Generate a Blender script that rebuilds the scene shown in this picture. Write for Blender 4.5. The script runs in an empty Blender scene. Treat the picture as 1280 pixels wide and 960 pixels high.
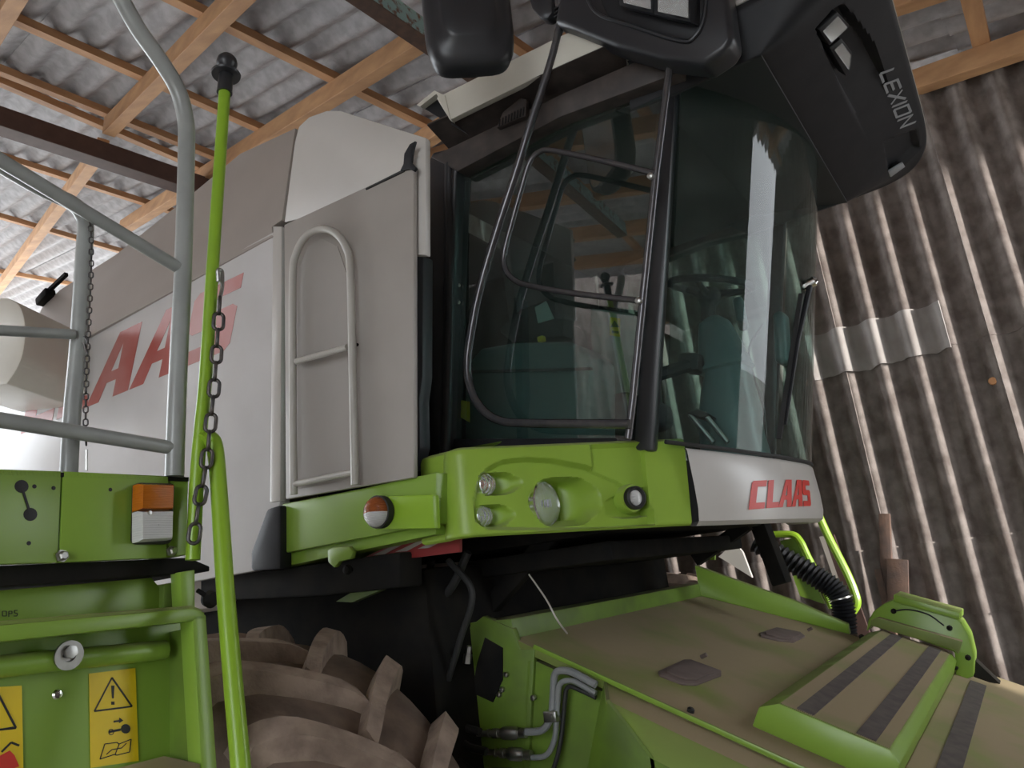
import bpy, bmesh, math, random
from mathutils import Vector as V, Matrix, noise as mnoise
random.seed(7)
SC = bpy.context.scene
COL = SC.collection
PI = math.pi

# ------------------------------------------------------------------ camera
F = 965.0                       # focal length in pixels of the 1280x960 frame
H = 1.8                         # eye height
CX = V((0.82386, -0.23691, -0.51491))   # machine forward in camera axes (right, down, forward)
CY = V((0.55413, 0.14570, 0.81958))     # machine left
CZ = V((-0.11914, -0.96054, 0.25132))   # up
EYE = V((0, 0, H))
cam_d = bpy.data.cameras.new('camera')
cam = bpy.data.objects.new('camera', cam_d)
COL.objects.link(cam)
R = Matrix(((CX[0], -CX[1], -CX[2]), (CY[0], -CY[1], -CY[2]), (CZ[0], -CZ[1], -CZ[2])))
cam.matrix_world = Matrix.Translation(EYE) @ R.to_4x4()
cam_d.sensor_width = 36.0
cam_d.lens = F / 1280 * 36.0
cam_d.clip_start = 0.02
SC.camera = cam

# ------------------------------------------------------------------ light
world = bpy.data.worlds.new('overcast_sky')
SC.world = world
world.use_nodes = True
wn = world.node_tree
wn.nodes.clear()
wo = wn.nodes.new('ShaderNodeOutputWorld')
wb = wn.nodes.new('ShaderNodeBackground')
wb.inputs[0].default_value = (0.90, 0.95, 1.0, 1)
wb.inputs[1].default_value = 4.0
wn.links.new(wb.outputs[0], wo.inputs[0])
sun_d = bpy.data.lights.new('low_hazy_sun', 'SUN')
sun_d.energy = 4.2; sun_d.angle = math.radians(3.0); sun_d.color = (1.0, 0.95, 0.90)
sun = bpy.data.objects.new('low_hazy_sun', sun_d); COL.objects.link(sun)
sun.rotation_euler = V((-1.0, 0.18, -0.055)).to_track_quat('-Z', 'Y').to_euler()
SC.view_settings.view_transform = 'Standard'
SC.view_settings.look = 'None'
SC.view_settings.gamma = 1.0
SC.view_settings.use_curve_mapping = False
SC.view_settings.exposure = 0.65

# ------------------------------------------------------------------ pixel -> point on a real plane
def ray(u, v):
    d = V(((u - 640) / F, (v - 480) / F, 1))
    return V((d.dot(CX), d.dot(CY), d.dot(CZ)))
def hit(u, v, n, off):
    r = ray(u, v); n = V(n)
    return EYE + r * ((off - n.dot(EYE)) / n.dot(r))
def hx(u, v, x): return hit(u, v, (1, 0, 0), x)
def hy(u, v, y): return hit(u, v, (0, 1, 0), y)
def hz(u, v, z): return hit(u, v, (0, 0, 1), z)

# ------------------------------------------------------------------ materials
def mat(name, col, rough=0.5, metal=0.0, col2=None, nscale=6, namt=0.5, bump=0.0, bscale=40, dust=None, damt=0.0, spec=None, coat=0, stretch=None, dscale=5, contrast=(0.35, 0.65)):
    m = bpy.data.materials.new(name); m.use_nodes = True
    nt = m.node_tree; N = nt.nodes; L = nt.links
    b = N['Principled BSDF']
    b.inputs['Base Color'].default_value = (*col, 1)
    b.inputs['Roughness'].default_value = rough
    b.inputs['Metallic'].default_value = metal
    if spec is not None: b.inputs['Specular IOR Level'].default_value = spec
    if coat: b.inputs['Coat Weight'].default_value = coat; b.inputs['Coat Roughness'].default_value = 0.08
    tc = N.new('ShaderNodeNewGeometry').outputs['Position']
    if stretch:
        mp = N.new('ShaderNodeMapping'); mp.inputs['Scale'].default_value = stretch
        mp.inputs['Rotation'].default_value = (0, 0, 0)
        L.new(tc, mp.inputs['Vector']); tc = mp.outputs[0]
    def noise(sc, det=4):
        n = N.new('ShaderNodeTexNoise'); n.inputs['Scale'].default_value = sc; n.inputs['Detail'].default_value = det
        L.new(tc, n.inputs['Vector']); return n.outputs['Fac']
    def ramp(x, lo, hi):
        r = N.new('ShaderNodeMapRange'); r.inputs['From Min'].default_value = lo; r.inputs['From Max'].default_value = hi
        L.new(x, r.inputs['Value']); return r.outputs[0]
    cur = None
    def mix(fac, a, bcol):
        mx = N.new('ShaderNodeMix'); mx.data_type = 'RGBA'
        L.new(fac, mx.inputs['Factor'])
        if a is None: mx.inputs['A'].default_value = (*col, 1)
        else: L.new(a, mx.inputs['A'])
        mx.inputs['B'].default_value = (*bcol, 1)
        return mx.outputs['Result']
    def mul(x, k):
        q = N.new('ShaderNodeMath'); q.operation = 'MULTIPLY'; L.new(x, q.inputs[0])
        if isinstance(k, (int, float)): q.inputs[1].default_value = k
        else: L.new(k, q.inputs[1])
        return q.outputs[0]
    if col2:
        cur = mix(mul(ramp(noise(nscale, 6), *contrast), namt), None, col2)
    if dust:
        g = N.new('ShaderNodeNewGeometry'); s = N.new('ShaderNodeSeparateXYZ'); L.new(g.outputs['Normal'], s.inputs[0])
        up = ramp(s.outputs['Z'], 0.35, 0.85)
        k = mul(up, ramp(noise(dscale, 8), 0.22, 0.5))
        cur = mix(mul(k, damt), cur, dust)
        rr = N.new('ShaderNodeMix'); L.new(k, rr.inputs['Factor']); rr.inputs['A'].default_value = rough; rr.inputs['B'].default_value = 0.9
        L.new(rr.outputs['Result'], b.inputs['Roughness'])
    if cur is not None: L.new(cur, b.inputs['Base Color'])
    if bump:
        bp = N.new('ShaderNodeBump'); bp.inputs['Strength'].default_value = bump; bp.inputs['Distance'].default_value = 0.01
        L.new(noise(bscale, 6), bp.inputs['Height']); L.new(bp.outputs[0], b.inputs['Normal'])
    return m

def glass(name, tint, rough=0.0, ior=1.5):
    m = bpy.data.materials.new(name); m.use_nodes = True
    nt = m.node_tree; N = nt.nodes; L = nt.links; N.clear()
    o = N.new('ShaderNodeOutputMaterial'); t = N.new('ShaderNodeBsdfTransparent'); t.inputs[0].default_value = (*tint, 1)
    g = N.new('ShaderNodeBsdfGlossy'); g.inputs['Roughness'].default_value = rough
    fr = N.new('ShaderNodeFresnel'); fr.inputs['IOR'].default_value = ior
    gb_ = N.new('ShaderNodeNewGeometry'); sb_ = N.new('ShaderNodeMath'); sb_.operation = 'SUBTRACT'; sb_.inputs[0].default_value = 1.0; L.new(gb_.outputs['Backfacing'], sb_.inputs[1])
    ml_ = N.new('ShaderNodeMath'); ml_.operation = 'MULTIPLY'; L.new(fr.outputs[0], ml_.inputs[0]); L.new(sb_.outputs[0], ml_.inputs[1])
    mx = N.new('ShaderNodeMixShader'); L.new(ml_.outputs[0], mx.inputs[0]); L.new(t.outputs[0], mx.inputs[1]); L.new(g.outputs[0], mx.inputs[2])
    # thin film of dust on the pane
    d = N.new('ShaderNodeBsdfDiffuse'); d.inputs[0].default_value = (0.5, 0.55, 0.5, 1)
    ns = N.new('ShaderNodeTexNoise'); ns.inputs['Scale'].default_value = 9; ns.inputs['Detail'].default_value = 7
    geo = N.new('ShaderNodeNewGeometry'); L.new(geo.outputs['Position'], ns.inputs['Vector'])
    mr = N.new('ShaderNodeMapRange'); mr.inputs['From Min'].default_value = 0.3; mr.inputs['From Max'].default_value = 0.8
    mr.inputs['To Min'].default_value = 0.01; mr.inputs['To Max'].default_value = 0.05
    L.new(ns.outputs['Fac'], mr.inputs['Value'])
    mx2 = N.new('ShaderNodeMixShader'); L.new(mr.outputs[0], mx2.inputs[0]); L.new(mx.outputs[0], mx2.inputs[1]); L.new(d.outputs[0], mx2.inputs[2])
    L.new(mx2.outputs[0], o.inputs[0])
    return m

GREEN = (0.235, 0.385, 0.05)
M = {}
M['green'] = mat('green_paint', GREEN, 0.33, col2=(0.22, 0.36, 0.05), nscale=5, namt=0.5, dust=(0.22, 0.19, 0.10), damt=0.55)
M['green_clean'] = mat('green_plastic', (0.30, 0.46, 0.055), 0.38, col2=(0.25, 0.385, 0.055), nscale=7, namt=0.4, bump=0.02, bscale=300, dust=(0.36, 0.34, 0.22), damt=0.35)
M['green_dusty'] = mat('dusty_green_paint', (0.20, 0.27, 0.05), 0.6, col2=(0.17, 0.20, 0.06), nscale=4, namt=0.8, dust=(0.36, 0.275, 0.17), damt=0.94, dscale=2.5, bump=0.08, bscale=120)
M['green_dark'] = mat('shaded_grimy_green_paint', (0.155, 0.26, 0.03), 0.45, col2=(0.10, 0.145, 0.035), nscale=7, namt=0.7, dust=(0.2, 0.17, 0.1), damt=0.7)  # grime mottling; base green also lowered for the shade on the feeder sides
M['white'] = mat('white_paint', (0.60, 0.575, 0.545), 0.26, col2=(0.52, 0.49, 0.45), nscale=2.5, namt=0.6, bump=0.015, bscale=2.5)
M['white_film'] = mat('white_panel_paint', (0.72, 0.705, 0.705), 0.22, col2=(0.60, 0.58, 0.565), nscale=3, namt=0.5, bump=0.25, bscale=3.2)
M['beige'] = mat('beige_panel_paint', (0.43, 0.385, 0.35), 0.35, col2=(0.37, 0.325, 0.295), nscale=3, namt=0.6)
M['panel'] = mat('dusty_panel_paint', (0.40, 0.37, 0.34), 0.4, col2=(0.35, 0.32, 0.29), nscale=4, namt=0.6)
M['cream'] = mat('cream_paint', (0.66, 0.63, 0.55), 0.35, col2=(0.58, 0.55, 0.47), nscale=6, namt=0.5)
M['black'] = mat('black_plastic', (0.014, 0.015, 0.018), 0.5, spec=0.3, col2=(0.024, 0.024, 0.027), nscale=10, namt=0.6, bump=0.06, bscale=500)
M['black_soft'] = mat('black_moulded_plastic', (0.026, 0.027, 0.031), 0.34, bump=0.04, bscale=400)
M['black_tube'] = mat('black_tube_paint', (0.10, 0.10, 0.11), 0.24, 0.55, col2=(0.15, 0.14, 0.14), nscale=30, namt=0.6)
M['brown_black'] = mat('dusty_black_frame', (0.045, 0.036, 0.034), 0.55, col2=(0.10, 0.08, 0.07), nscale=14, namt=0.6)
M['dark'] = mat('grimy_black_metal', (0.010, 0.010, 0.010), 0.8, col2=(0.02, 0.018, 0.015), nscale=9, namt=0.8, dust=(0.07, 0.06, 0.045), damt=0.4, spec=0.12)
M['rubber'] = mat('black_rubber', (0.02, 0.02, 0.02), 0.6)
M['tyre'] = mat('dusty_tyre_rubber', (0.20, 0.14, 0.105), 0.9, col2=(0.11, 0.078, 0.06), nscale=9, namt=0.9, bump=0.35, bscale=60)
M['lug'] = mat('worn_lug_rubber', (0.36, 0.27, 0.21), 0.9, col2=(0.20, 0.145, 0.115), nscale=14, namt=0.9, bump=0.3, bscale=90)
M['rail'] = mat('grey_rail_paint', (0.34, 0.355, 0.34), 0.28, col2=(0.25, 0.26, 0.25), nscale=12, namt=0.5)
M['lightrail'] = mat('pale_grey_rail_paint', (0.56, 0.54, 0.50), 0.3, col2=(0.47, 0.45, 0.41), nscale=8, namt=0.5)
M['rod'] = mat('bright_green_rod_paint', (0.27, 0.46, 0.03), 0.3, col2=(0.25, 0.42, 0.04), nscale=10, namt=0.4)
M['wood'] = mat('sawn_timber', (0.60, 0.34, 0.165), 0.7, col2=(0.33, 0.165, 0.08), nscale=3, namt=0.75, bump=0.2, bscale=60, stretch=(1, 4, 4), contrast=(0.3, 0.75))
M['wood_y'] = mat('sawn_batten', (0.62, 0.35, 0.175), 0.7, col2=(0.37, 0.185, 0.09), nscale=3, namt=0.75, bump=0.2, bscale=60, stretch=(5, 1, 5), contrast=(0.3, 0.75))
M['cement'] = mat('fibre_cement_roof', (0.36, 0.35, 0.36), 0.85, col2=(0.55, 0.54, 0.56), nscale=11, namt=0.7, bump=0.25, bscale=90)
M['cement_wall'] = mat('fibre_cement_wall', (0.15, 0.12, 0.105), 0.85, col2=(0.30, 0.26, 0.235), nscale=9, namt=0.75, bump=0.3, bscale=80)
M['cement_pale'] = mat('fibre_cement_patch', (0.40, 0.37, 0.35), 0.85, col2=(0.27, 0.24, 0.22), nscale=6, namt=0.7, bump=0.2, bscale=80)
M['steel_brown'] = mat('brown_painted_steel', (0.075, 0.042, 0.037), 0.5, col2=(0.13, 0.075, 0.06), nscale=10, namt=0.5)
M['steel_rust'] = mat('rusty_steel', (0.16, 0.095, 0.068), 0.8, col2=(0.09, 0.062, 0.052), nscale=13, namt=0.9, bump=0.2, bscale=80)
M['steel_teal'] = mat('teal_paint_over_rust', (0.30, 0.46, 0.46), 0.6, col2=(0.17, 0.08, 0.05), nscale=22, namt=0.95, bump=0.2, bscale=80, contrast=(0.5, 0.62))
M['floor'] = mat('packed_gravel', (0.46, 0.44, 0.41), 0.95, col2=(0.36, 0.34, 0.31), nscale=8, namt=0.7, bump=0.5, bscale=50)
M['red'] = mat('red_lettering', (0.66, 0.035, 0.02), 0.4)
M['red_faded'] = mat('faded_red_lettering', (0.46, 0.10, 0.085), 0.3, col2=(0.58, 0.34, 0.32), nscale=3, namt=0.6)
M['grey_text'] = mat('grey_lettering', (0.30, 0.31, 0.33), 0.4)
M['chrome'] = mat('chrome', (0.85, 0.86, 0.86), 0.12, 1.0)
M['zinc'] = mat('zinc_plated_steel', (0.50, 0.50, 0.48), 0.35, 1.0, col2=(0.32, 0.31, 0.29), nscale=30, namt=0.6)
M['pipe'] = mat('grey_pipe_paint', (0.20, 0.215, 0.22), 0.4, col2=(0.27, 0.27, 0.26), nscale=20, namt=0.5)
M['chain'] = mat('dark_chain_steel', (0.08, 0.08, 0.085), 0.4, 0.7, col2=(0.16, 0.13, 0.11), nscale=60, namt=0.6)
M['steelgrey'] = mat('grey_blue_steel', (0.10, 0.11, 0.12), 0.45, 0.3)
M['yellow'] = mat('yellow_sticker', (0.85, 0.62, 0.01), 0.4, col2=(0.70, 0.48, 0.02), nscale=9, namt=0.5)
M['ink'] = mat('black_ink', (0.015, 0.015, 0.015), 0.5)
M['tread'] = mat('antislip_strip', (0.10, 0.082, 0.078), 0.9, col2=(0.15, 0.125, 0.11), nscale=20, namt=0.7, bump=0.4, bscale=250)
M['hatch'] = mat('dusty_brown_cover', (0.18, 0.135, 0.12), 0.8, col2=(0.12, 0.09, 0.08), nscale=12, namt=0.6)
M['cabteal'] = mat('teal_grey_trim', (0.13, 0.19, 0.19), 0.38, col2=(0.09, 0.14, 0.14), nscale=6, namt=0.5)
M['cabgrey'] = mat('grey_cab_trim', (0.48, 0.50, 0.47), 0.55)
M['cabdark'] = mat('dark_cab_trim', (0.03, 0.034, 0.036), 0.6)
M['orange_spot'] = mat('hole_light_paint', (0.75, 0.38, 0.18), 0.8)
M['redwhite'] = mat('marker_red', (0.22, 0.02, 0.02), 0.5)
M['markwhite'] = mat('marker_white', (0.30, 0.27, 0.24), 0.5)
M['cord'] = mat('white_cord', (0.72, 0.68, 0.62), 0.8)
M['side_glass'] = glass('tinted_side_glass', (0.66, 0.80, 0.77), ior=2.5)
M['wind_glass'] = glass('tinted_windscreen_glass', (0.78, 0.88, 0.86), ior=1.45)

def lens_mat(name, col, rough=0.08, ribs=60, tr=0.75, axis='z'):
    m = bpy.data.materials.new(name); m.use_nodes = True
    nt = m.node_tree; b = nt.nodes['Principled BSDF']
    b.inputs['Base Color'].default_value = (*col, 1); b.inputs['Roughness'].default_value = rough
    b.inputs['Transmission Weight'].default_value = tr; b.inputs['IOR'].default_value = 1.3
    w = nt.nodes.new('ShaderNodeTexWave'); w.bands_direction = 'Y' if axis == 'y' else 'Z'; w.inputs['Scale'].default_value = ribs
    g = nt.nodes.new('ShaderNodeNewGeometry'); nt.links.new(g.outputs['Position'], w.inputs['Vector'])
    bp = nt.nodes.new('ShaderNodeBump'); bp.inputs['Strength'].default_value = 0.6 if axis == 'y' else 0.22; bp.inputs['Distance'].default_value = 0.004
    nt.links.new(w.outputs['Fac'], bp.inputs['Height']); nt.links.new(bp.outputs[0], b.inputs['Normal'])
    return m
M['clear'] = lens_mat('clear_ribbed_lens', (0.92, 0.94, 0.94), axis='y', ribs=30, tr=0.74)
M['amber'] = lens_mat('amber_ribbed_lens', (0.95, 0.28, 0.02), tr=0.55, rough=0.15)
M['whitelens'] = lens_mat('frosted_white_lens', (0.85, 0.85, 0.83), tr=0.35, rough=0.2)
M['brownlens'] = lens_mat('brown_amber_lens', (0.45, 0.12, 0.03), tr=0.4, rough=0.15)

# ------------------------------------------------------------------ mesh helpers
class MB:
    def __init__(s): s.bm = bmesh.new()
    def poly(s, pts, flip=False):
        vs = [s.bm.verts.new(p) for p in pts]
        if flip: vs.reverse()
        s.bm.faces.new(vs); return s
    def prism(s, pts, vec, bevel=0.0, seg=2):
        """closed polygon pushed along vec"""
        b = bmesh.new(); vec = V(vec)
        a = [b.verts.new(V(p)) for p in pts]; c = [b.verts.new(V(p) + vec) for p in pts]
        n = len(a)
        b.faces.new(list(reversed(a))); b.faces.new(c)
        for i in range(n): b.faces.new((a[i], a[(i + 1) % n], c[(i + 1) % n], c[i]))
        bmesh.ops.recalc_face_normals(b, faces=b.faces)
        if bevel: bmesh.ops.bevel(b, geom=list(b.edges), offset=bevel, segments=seg, affect='EDGES', profile=0.5, clamp_overlap=True)
        s.add(b); return s
    def box(s, c, size, rot=None, bevel=0.0, seg=2):
        b = bmesh.new(); bmesh.ops.create_cube(b, size=1.0)
        m = Matrix.Diagonal((*size, 1))
        if rot is not None: m = rot.to_4x4() @ m
        bmesh.ops.transform(b, matrix=Matrix.Translation(V(c)) @ m, verts=b.verts)
        if bevel: bmesh.ops.bevel(b, geom=list(b.edges), offset=bevel, segments=seg, affect='EDGES', profile=0.5, clamp_overlap=True)
        s.add(b); return s
    def bar(s, a, b_, w, h, up=(0, 0, 1), bevel=0.0):
        """rectangular bar from a to b, w across, h along up"""
        a = V(a); b_ = V(b_); d = (b_ - a); L = d.length; d.normalize()
        up = V(up); sd = d.cross(up).normalized(); up = sd.cross(d).normalized()
        rot = Matrix((d, sd, up)).transposed()
        return s.box((a + b_) / 2, (L, w, h), rot, bevel)
    def tube(s, path, r, seg=10, closed=False, caps=True):
        path = [V(p) for p in path]; n = len(path)
        rs = r if isinstance(r, (list, tuple)) else [r] * n
        b = s.bm; rings = []; nrm = None
        for i, p in enumerate(path):
            if closed: t = (path[(i + 1) % n] - path[i - 1])
            else: t = path[min(i + 1, n - 1)] - path[max(i - 1, 0)]
            t.normalize()
            if nrm is None:
                nrm = t.orthogonal().normalized()
            else:
                nrm = (nrm - t * nrm.dot(t))
                nrm = nrm.normalized() if nrm.length > 1e-6 else t.orthogonal().normalized()
            bi = t.cross(nrm)
            rings.append([b.verts.new(p + (nrm * math.cos(2 * PI * k / seg) + bi * math.sin(2 * PI * k / seg)) * rs[i]) for k in range(seg)])
        m = n if closed else n - 1
        for i in range(m):
            A = rings[i]; B = rings[(i + 1) % n]
            for k in range(seg): b.faces.new((A[k], A[(k + 1) % seg], B[(k + 1) % seg], B[k]))
        if not closed and caps:
            b.faces.new(list(reversed(rings[0]))); b.faces.new(rings[-1])
        return s
    def lathe(s, c, ax, prof, seg=24, cap0=False, cap1=False):
        """prof: list of (radius, height along ax)"""
        c = V(c); ax = V(ax).normalized(); e = ax.orthogonal().normalized(); f = ax.cross(e); b = s.bm
        rings = []
        for r, h in prof:
            if r < 1e-6: rings.append([b.verts.new(c + ax * h)])
            else: rings.append([b.verts.new(c + ax * h + (e * math.cos(2 * PI * k / seg) + f * math.sin(2 * PI * k / seg)) * r) for k in range(seg)])
        for A, B in zip(rings, rings[1:]):
            for k in range(seg):
                k2 = (k + 1) % seg
                if len(A) == 1 and len(B) == 1: continue
                if len(A) == 1: b.faces.new((A[0], B[k2], B[k]))
                elif len(B) == 1: b.faces.new((A[k], A[k2], B[0]))
                else: b.faces.new((A[k], A[k2], B[k2], B[k]))
        if cap0 and len(rings[0]) > 1: b.faces.new(list(reversed(rings[0])))
        if cap1 and len(rings[-1]) > 1: b.faces.new(rings[-1])
        return s
    def grid(s, rows, closed=False):
        b = s.bm; vs = [[b.verts.new(p) for p in r] for r in rows]
        for A, B in zip(vs, vs[1:]):
            n = len(A)
            for k in range(n if closed else n - 1):
                k2 = (k + 1) % n
                b.faces.new((A[k], A[k2], B[k2], B[k]))
        return s
    def thicken(s, t):
        """solidify every face of this builder by t along the normal (backwards)"""
        bmesh.ops.recalc_face_normals(s.bm, faces=s.bm.faces)
        bmesh.ops.solidify(s.bm, geom=list(s.bm.faces), thickness=t); return s
    def add(s, b):
        me = bpy.data.meshes.new('tmp'); b.to_mesh(me); b.free(); s.bm.from_mesh(me); bpy.data.meshes.remove(me)

WLOC = {}
def finish(mb, name, m, parent=None, smooth=35, origin=None, recalc=True):
    bm = mb.bm
    if recalc: bmesh.ops.recalc_face_normals(bm, faces=bm.faces)
    if origin is None:
        lo = V((min(v.co[i] for v in bm.verts) for i in range(3))); hi = V((max(v.co[i] for v in bm.verts) for i in range(3)))
        origin = (lo + hi) / 2
    origin = V(origin)
    bmesh.ops.translate(bm, vec=-origin, verts=bm.verts)
    me = bpy.data.meshes.new(name); bm.to_mesh(me); bm.free()
    if smooth:
        me.shade_smooth(); me.set_sharp_from_angle(angle=math.radians(smooth))
    mats = m if isinstance(m, (list, tuple)) else [m]
    for k in mats: me.materials.append(M[k])
    o = bpy.data.objects.new(name, me); COL.objects.link(o)
    WLOC[o.name] = origin
    if parent is not None:
        o.parent = parent; o.location = origin - WLOC[parent.name]
    else: o.location = origin
    return o
def thing(name, label, cat, loc, group=None, kind=None):
    o = bpy.data.objects.new(name, None); COL.objects.link(o); o.location = loc; o.empty_display_size = 0.1
    WLOC[o.name] = V(loc)
    if label: o['label'] = label
    if cat: o['category'] = cat
    if group: o['group'] = group
    if kind: o['kind'] = kind
    return o
def inst(src, loc, parent, rot=None):
    """a copy of a part sharing its mesh, loc in world"""
    o = src.copy(); COL.objects.link(o); WLOC[o.name] = V(loc)
    o.parent = parent; o.location = V(loc) - WLOC[parent.name]
    if rot is not None: o.rotation_euler = rot
    return o
def fil(pts, r, n=6):
    """round the corners of a polyline"""
    pts = [V(p) for p in pts]; out = [pts[0]]
    for i in range(1, len(pts) - 1):
        a, b, c = pts[i - 1], pts[i], pts[i + 1]
        rr = r[i - 1] if isinstance(r, (list, tuple)) else r
        da = (a - b); dc = (c - b)
        k = min(rr, da.length * 0.48, dc.length * 0.48)
        p0 = b + da.normalized() * k; p1 = b + dc.normalized() * k
        for j in range(n + 1):
            t = j / n; out.append(p0 * (1 - t) ** 2 + b * 2 * t * (1 - t) + p1 * t * t)
    out.append(pts[-1]); return out
def catmull(pts, n=8):
    pts = [V(p) for p in pts]; P = [pts[0] * 2 - pts[1]] + pts + [pts[-1] * 2 - pts[-2]]; out = []
    for i in range(1, len(P) - 2):
        for j in range(n):
            t = j / n; a, b, c, d = P[i - 1], P[i], P[i + 1], P[i + 2]
            out.append(0.5 * ((2 * b) + (c - a) * t + (2 * a - 5 * b + 4 * c - d) * t * t + (3 * b - a - 3 * c + d) * t ** 3))
    out.append(pts[-1]); return out
def sm(x, a=0.0, b=1.0):
    t = max(0.0, min(1.0, (x - a) / (b - a))); return t * t * (3 - 2 * t)

# block letters, unit height
def glyphs(ch):
    if ch == 'C': return [[(0, 0), (.74, 0), (.74, .22), (.30, .22), (.30, .78), (.74, .78), (.74, 1), (.08, 1), (0, .92)]], .84
    if ch == 'L': return [[(0, 0), (.66, 0), (.66, .2), (.30, .2), (.30, 1), (0, 1)]], .72
    if ch == 'A': return [[(-.08, 0), (.18, 0), (.27, .26), (.46, .26), (.46, 0), (.76, 0), (.76, 1), (.34, 1)], [(.32, .42), (.46, .42), (.46, .80)]], .86
    if ch == 'S': return [[(0, 0), (.66, 0), (.74, .08), (.74, .56), (.66, .62), (.28, .62), (.28, .80), (.74, .80), (.74, 1), (.06, 1), (-.02, .92), (-.02, .48), (.06, .42), (.46, .42), (.46, .20), (0, .20)]], .84
def text_polys(word, slant=.26):
    out = []; x = 0
    for ch in word:
        g, w = glyphs(ch)
        out.append([[(x + px + slant * py, py) for px, py in loop] for loop in g]); x += w
    return out, x
def letter_mesh(loops, fmap, thick, name, m, parent, sub=True):
    """2D loops (outer, then holes) -> filled, subdivided, mapped by fmap(x,y,h)"""
    b = bmesh.new(); es = []
    for lp in loops:
        q = []
        for i, p in enumerate(lp):
            a = V((*p, 0)); c = V((*lp[(i + 1) % len(lp)], 0)); n = max(1, int((c - a).length / 0.2)) if sub else 1
            for k in range(n): q.append(a.lerp(c, k / n))
        vs = [b.verts.new(p) for p in q]
        for i in range(len(vs)): es.append(b.edges.new((vs[i], vs[(i + 1) % len(vs)])))
    bmesh.ops.triangle_fill(b, edges=es, use_beauty=True)
    top = list(b.faces)
    r = bmesh.ops.extrude_face_region(b, geom=top)
    nv = [g for g in r['geom'] if isinstance(g, bmesh.types.BMVert)]
    nvs = set(nv)
    for v in b.verts:
        v.co = fmap(v.co.x, v.co.y, thick if v in nvs else 0.0)
    mb = MB(); mb.bm.free(); mb.bm = b
    return finish(mb, name, m, parent, smooth=0)

# ================================================================== the building
ground = finish(MB().grid([[(x, y, 0.0) for x in range(-40, 41, 8)] for y in range(-40, 41, 8)]), 'floor', 'floor', smooth=0)
ground['kind'] = 'structure'

RS, RZ0 = 0.20, 4.93            # roof underside: z = RZ0 - RS*x (falls towards the front)
RN = V((RS, 0, 1)).normalized()
ROFF = RZ0 / V((RS, 0, 1)).length
YAW = math.radians(8)
def roof(u, v, drop=0.0): return hit(u, v, RN, ROFF - drop)
RR = V((-math.cos(YAW), math.sin(YAW), 0)); RR.z = -RS * RR.x * 1.0; RR.normalize()    # up the slope
RP = V((math.sin(YAW), math.cos(YAW), 0)); RP.z = -RS * RP.x; RP.normalize()           # along the battens
def onroof(x, y, h=0.0): return V((x, y, RZ0 - RS * x)) + RN * h

ceiling = thing('ceiling', None, None, (-4, 2, 5.9), kind='structure')
BAT = 0.058                      # batten height
PITCH = 0.22; AMP = 0.032
def sheet_mesh(Lr, waves, name, m, parent, e_len, e_wid, nrm, org):
    mb = MB(); rows = []
    for i in range(5):
        s = Lr * i / 4
        rows.append([org + e_len * s + e_wid * (k / 10 * PITCH) + nrm * (AMP * math.cos(2 * PI * k / 10)) for k in range(waves * 10 + 1)])
    mb.grid(rows); mb.thicken(0.008)
    return finish(mb, name, m, parent, smooth=60)
SHL, SHW = 1.62, 5
org0 = onroof(3.6, -5.6, BAT + AMP + 0.012)
first = None
for i in range(13):
    for j in range(12):
        p = org0 + RR * (i * SHL * 0.985) + RP * (j * SHW * PITCH) + RN * (0.012 * i * 0 + 0.010 * (j % 2))
        if p.x > 4.4 or p.y > 5.9: continue
        jit = random.uniform(-.01, .01)
        if first is None:
            first = sheet_mesh(SHL + 0.10, SHW + 1, 'roof_sheet', 'cement', ceiling, RR + RN * -0.006, RP, RN, p)
            base = p
        else:
            inst(first, WLOC[first.name] + (p - base) + RN * (0.008 * (i % 2)) + RR * jit, ceiling)

def beam_line(p, q, e0, e1):
    d = (q - p).normalized(); return p - d * e0, q + d * e1
def batten(a, b, e0=6, e1=6, w=0.088, name='batten'):
    p, q = beam_line(roof(*a), roof(*b), e0, e1)
    t = (6.3 - p.y) / (q - p).y
    if t < 1: q = p + (q - p) * t
    t = (-4.0 - p.y) / (q - p).y
    if t > 0: p = p + (q - p) * t
    return finish(MB().bar(p + RN * (BAT / 2), q + RN * (BAT / 2), w, BAT, RN), name, 'wood_y', ceiling, smooth=0)
for a, b in [((10, 25), (175, 98)), ((0, 92), (128, 143)), ((30, 208), (212, 266)), ((0, 273), (150, 316)), ((15, 344), (88, 357)), ((203, -4), (415, 101))]:
    batten(a, b)
batten((0, 106), (122, 158))
# battens over the front bays, in view beside the visor and mirrored in the side glass
for x in (-2.75, -1.75, -0.85, 0.1, 1.1, 2.3):
    p = onroof(x - 4 * math.tan(YAW), -4.0); q = onroof(x + 6.2 * math.tan(YAW), 6.2)
    finish(MB().bar(p + RN * (BAT / 2), q + RN * (BAT / 2), 0.075, BAT, RN), 'batten', 'wood_y', ceiling, smooth=0)
def rafter(a, b, e0, e1, w=0.10, h=0.15, z=0.0):
    p, q = beam_line(roof(*a, 0.15), roof(*b, 0.15), e0, e1)
    return finish(MB().bar(p + RN * (h / 2 + z), q + RN * (h / 2 + z), w, h, RN, 0.004), 'rafter', 'wood', ceiling, smooth=0)
rafter((140, 165), (312, -5), 0.1, 6)
rafter((8, 352), (112, 213), 3, 0.5)
rafter((-5, 45), (25, -5), 0.2, 6)
rafter((292, 206), (524, 62), 3, 0.4)
rafter((1148, 115), (1280, 70), 1.2, 2.5, w=0.11)
batten((1213, 0), (1237, 100), 1.0, 0.3, w=.10)
rafter((540, 178), (600, 140), 3, 4)
rafter((1112, 18), (1220, -18), 4, 2.5, w=0.11)
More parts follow.
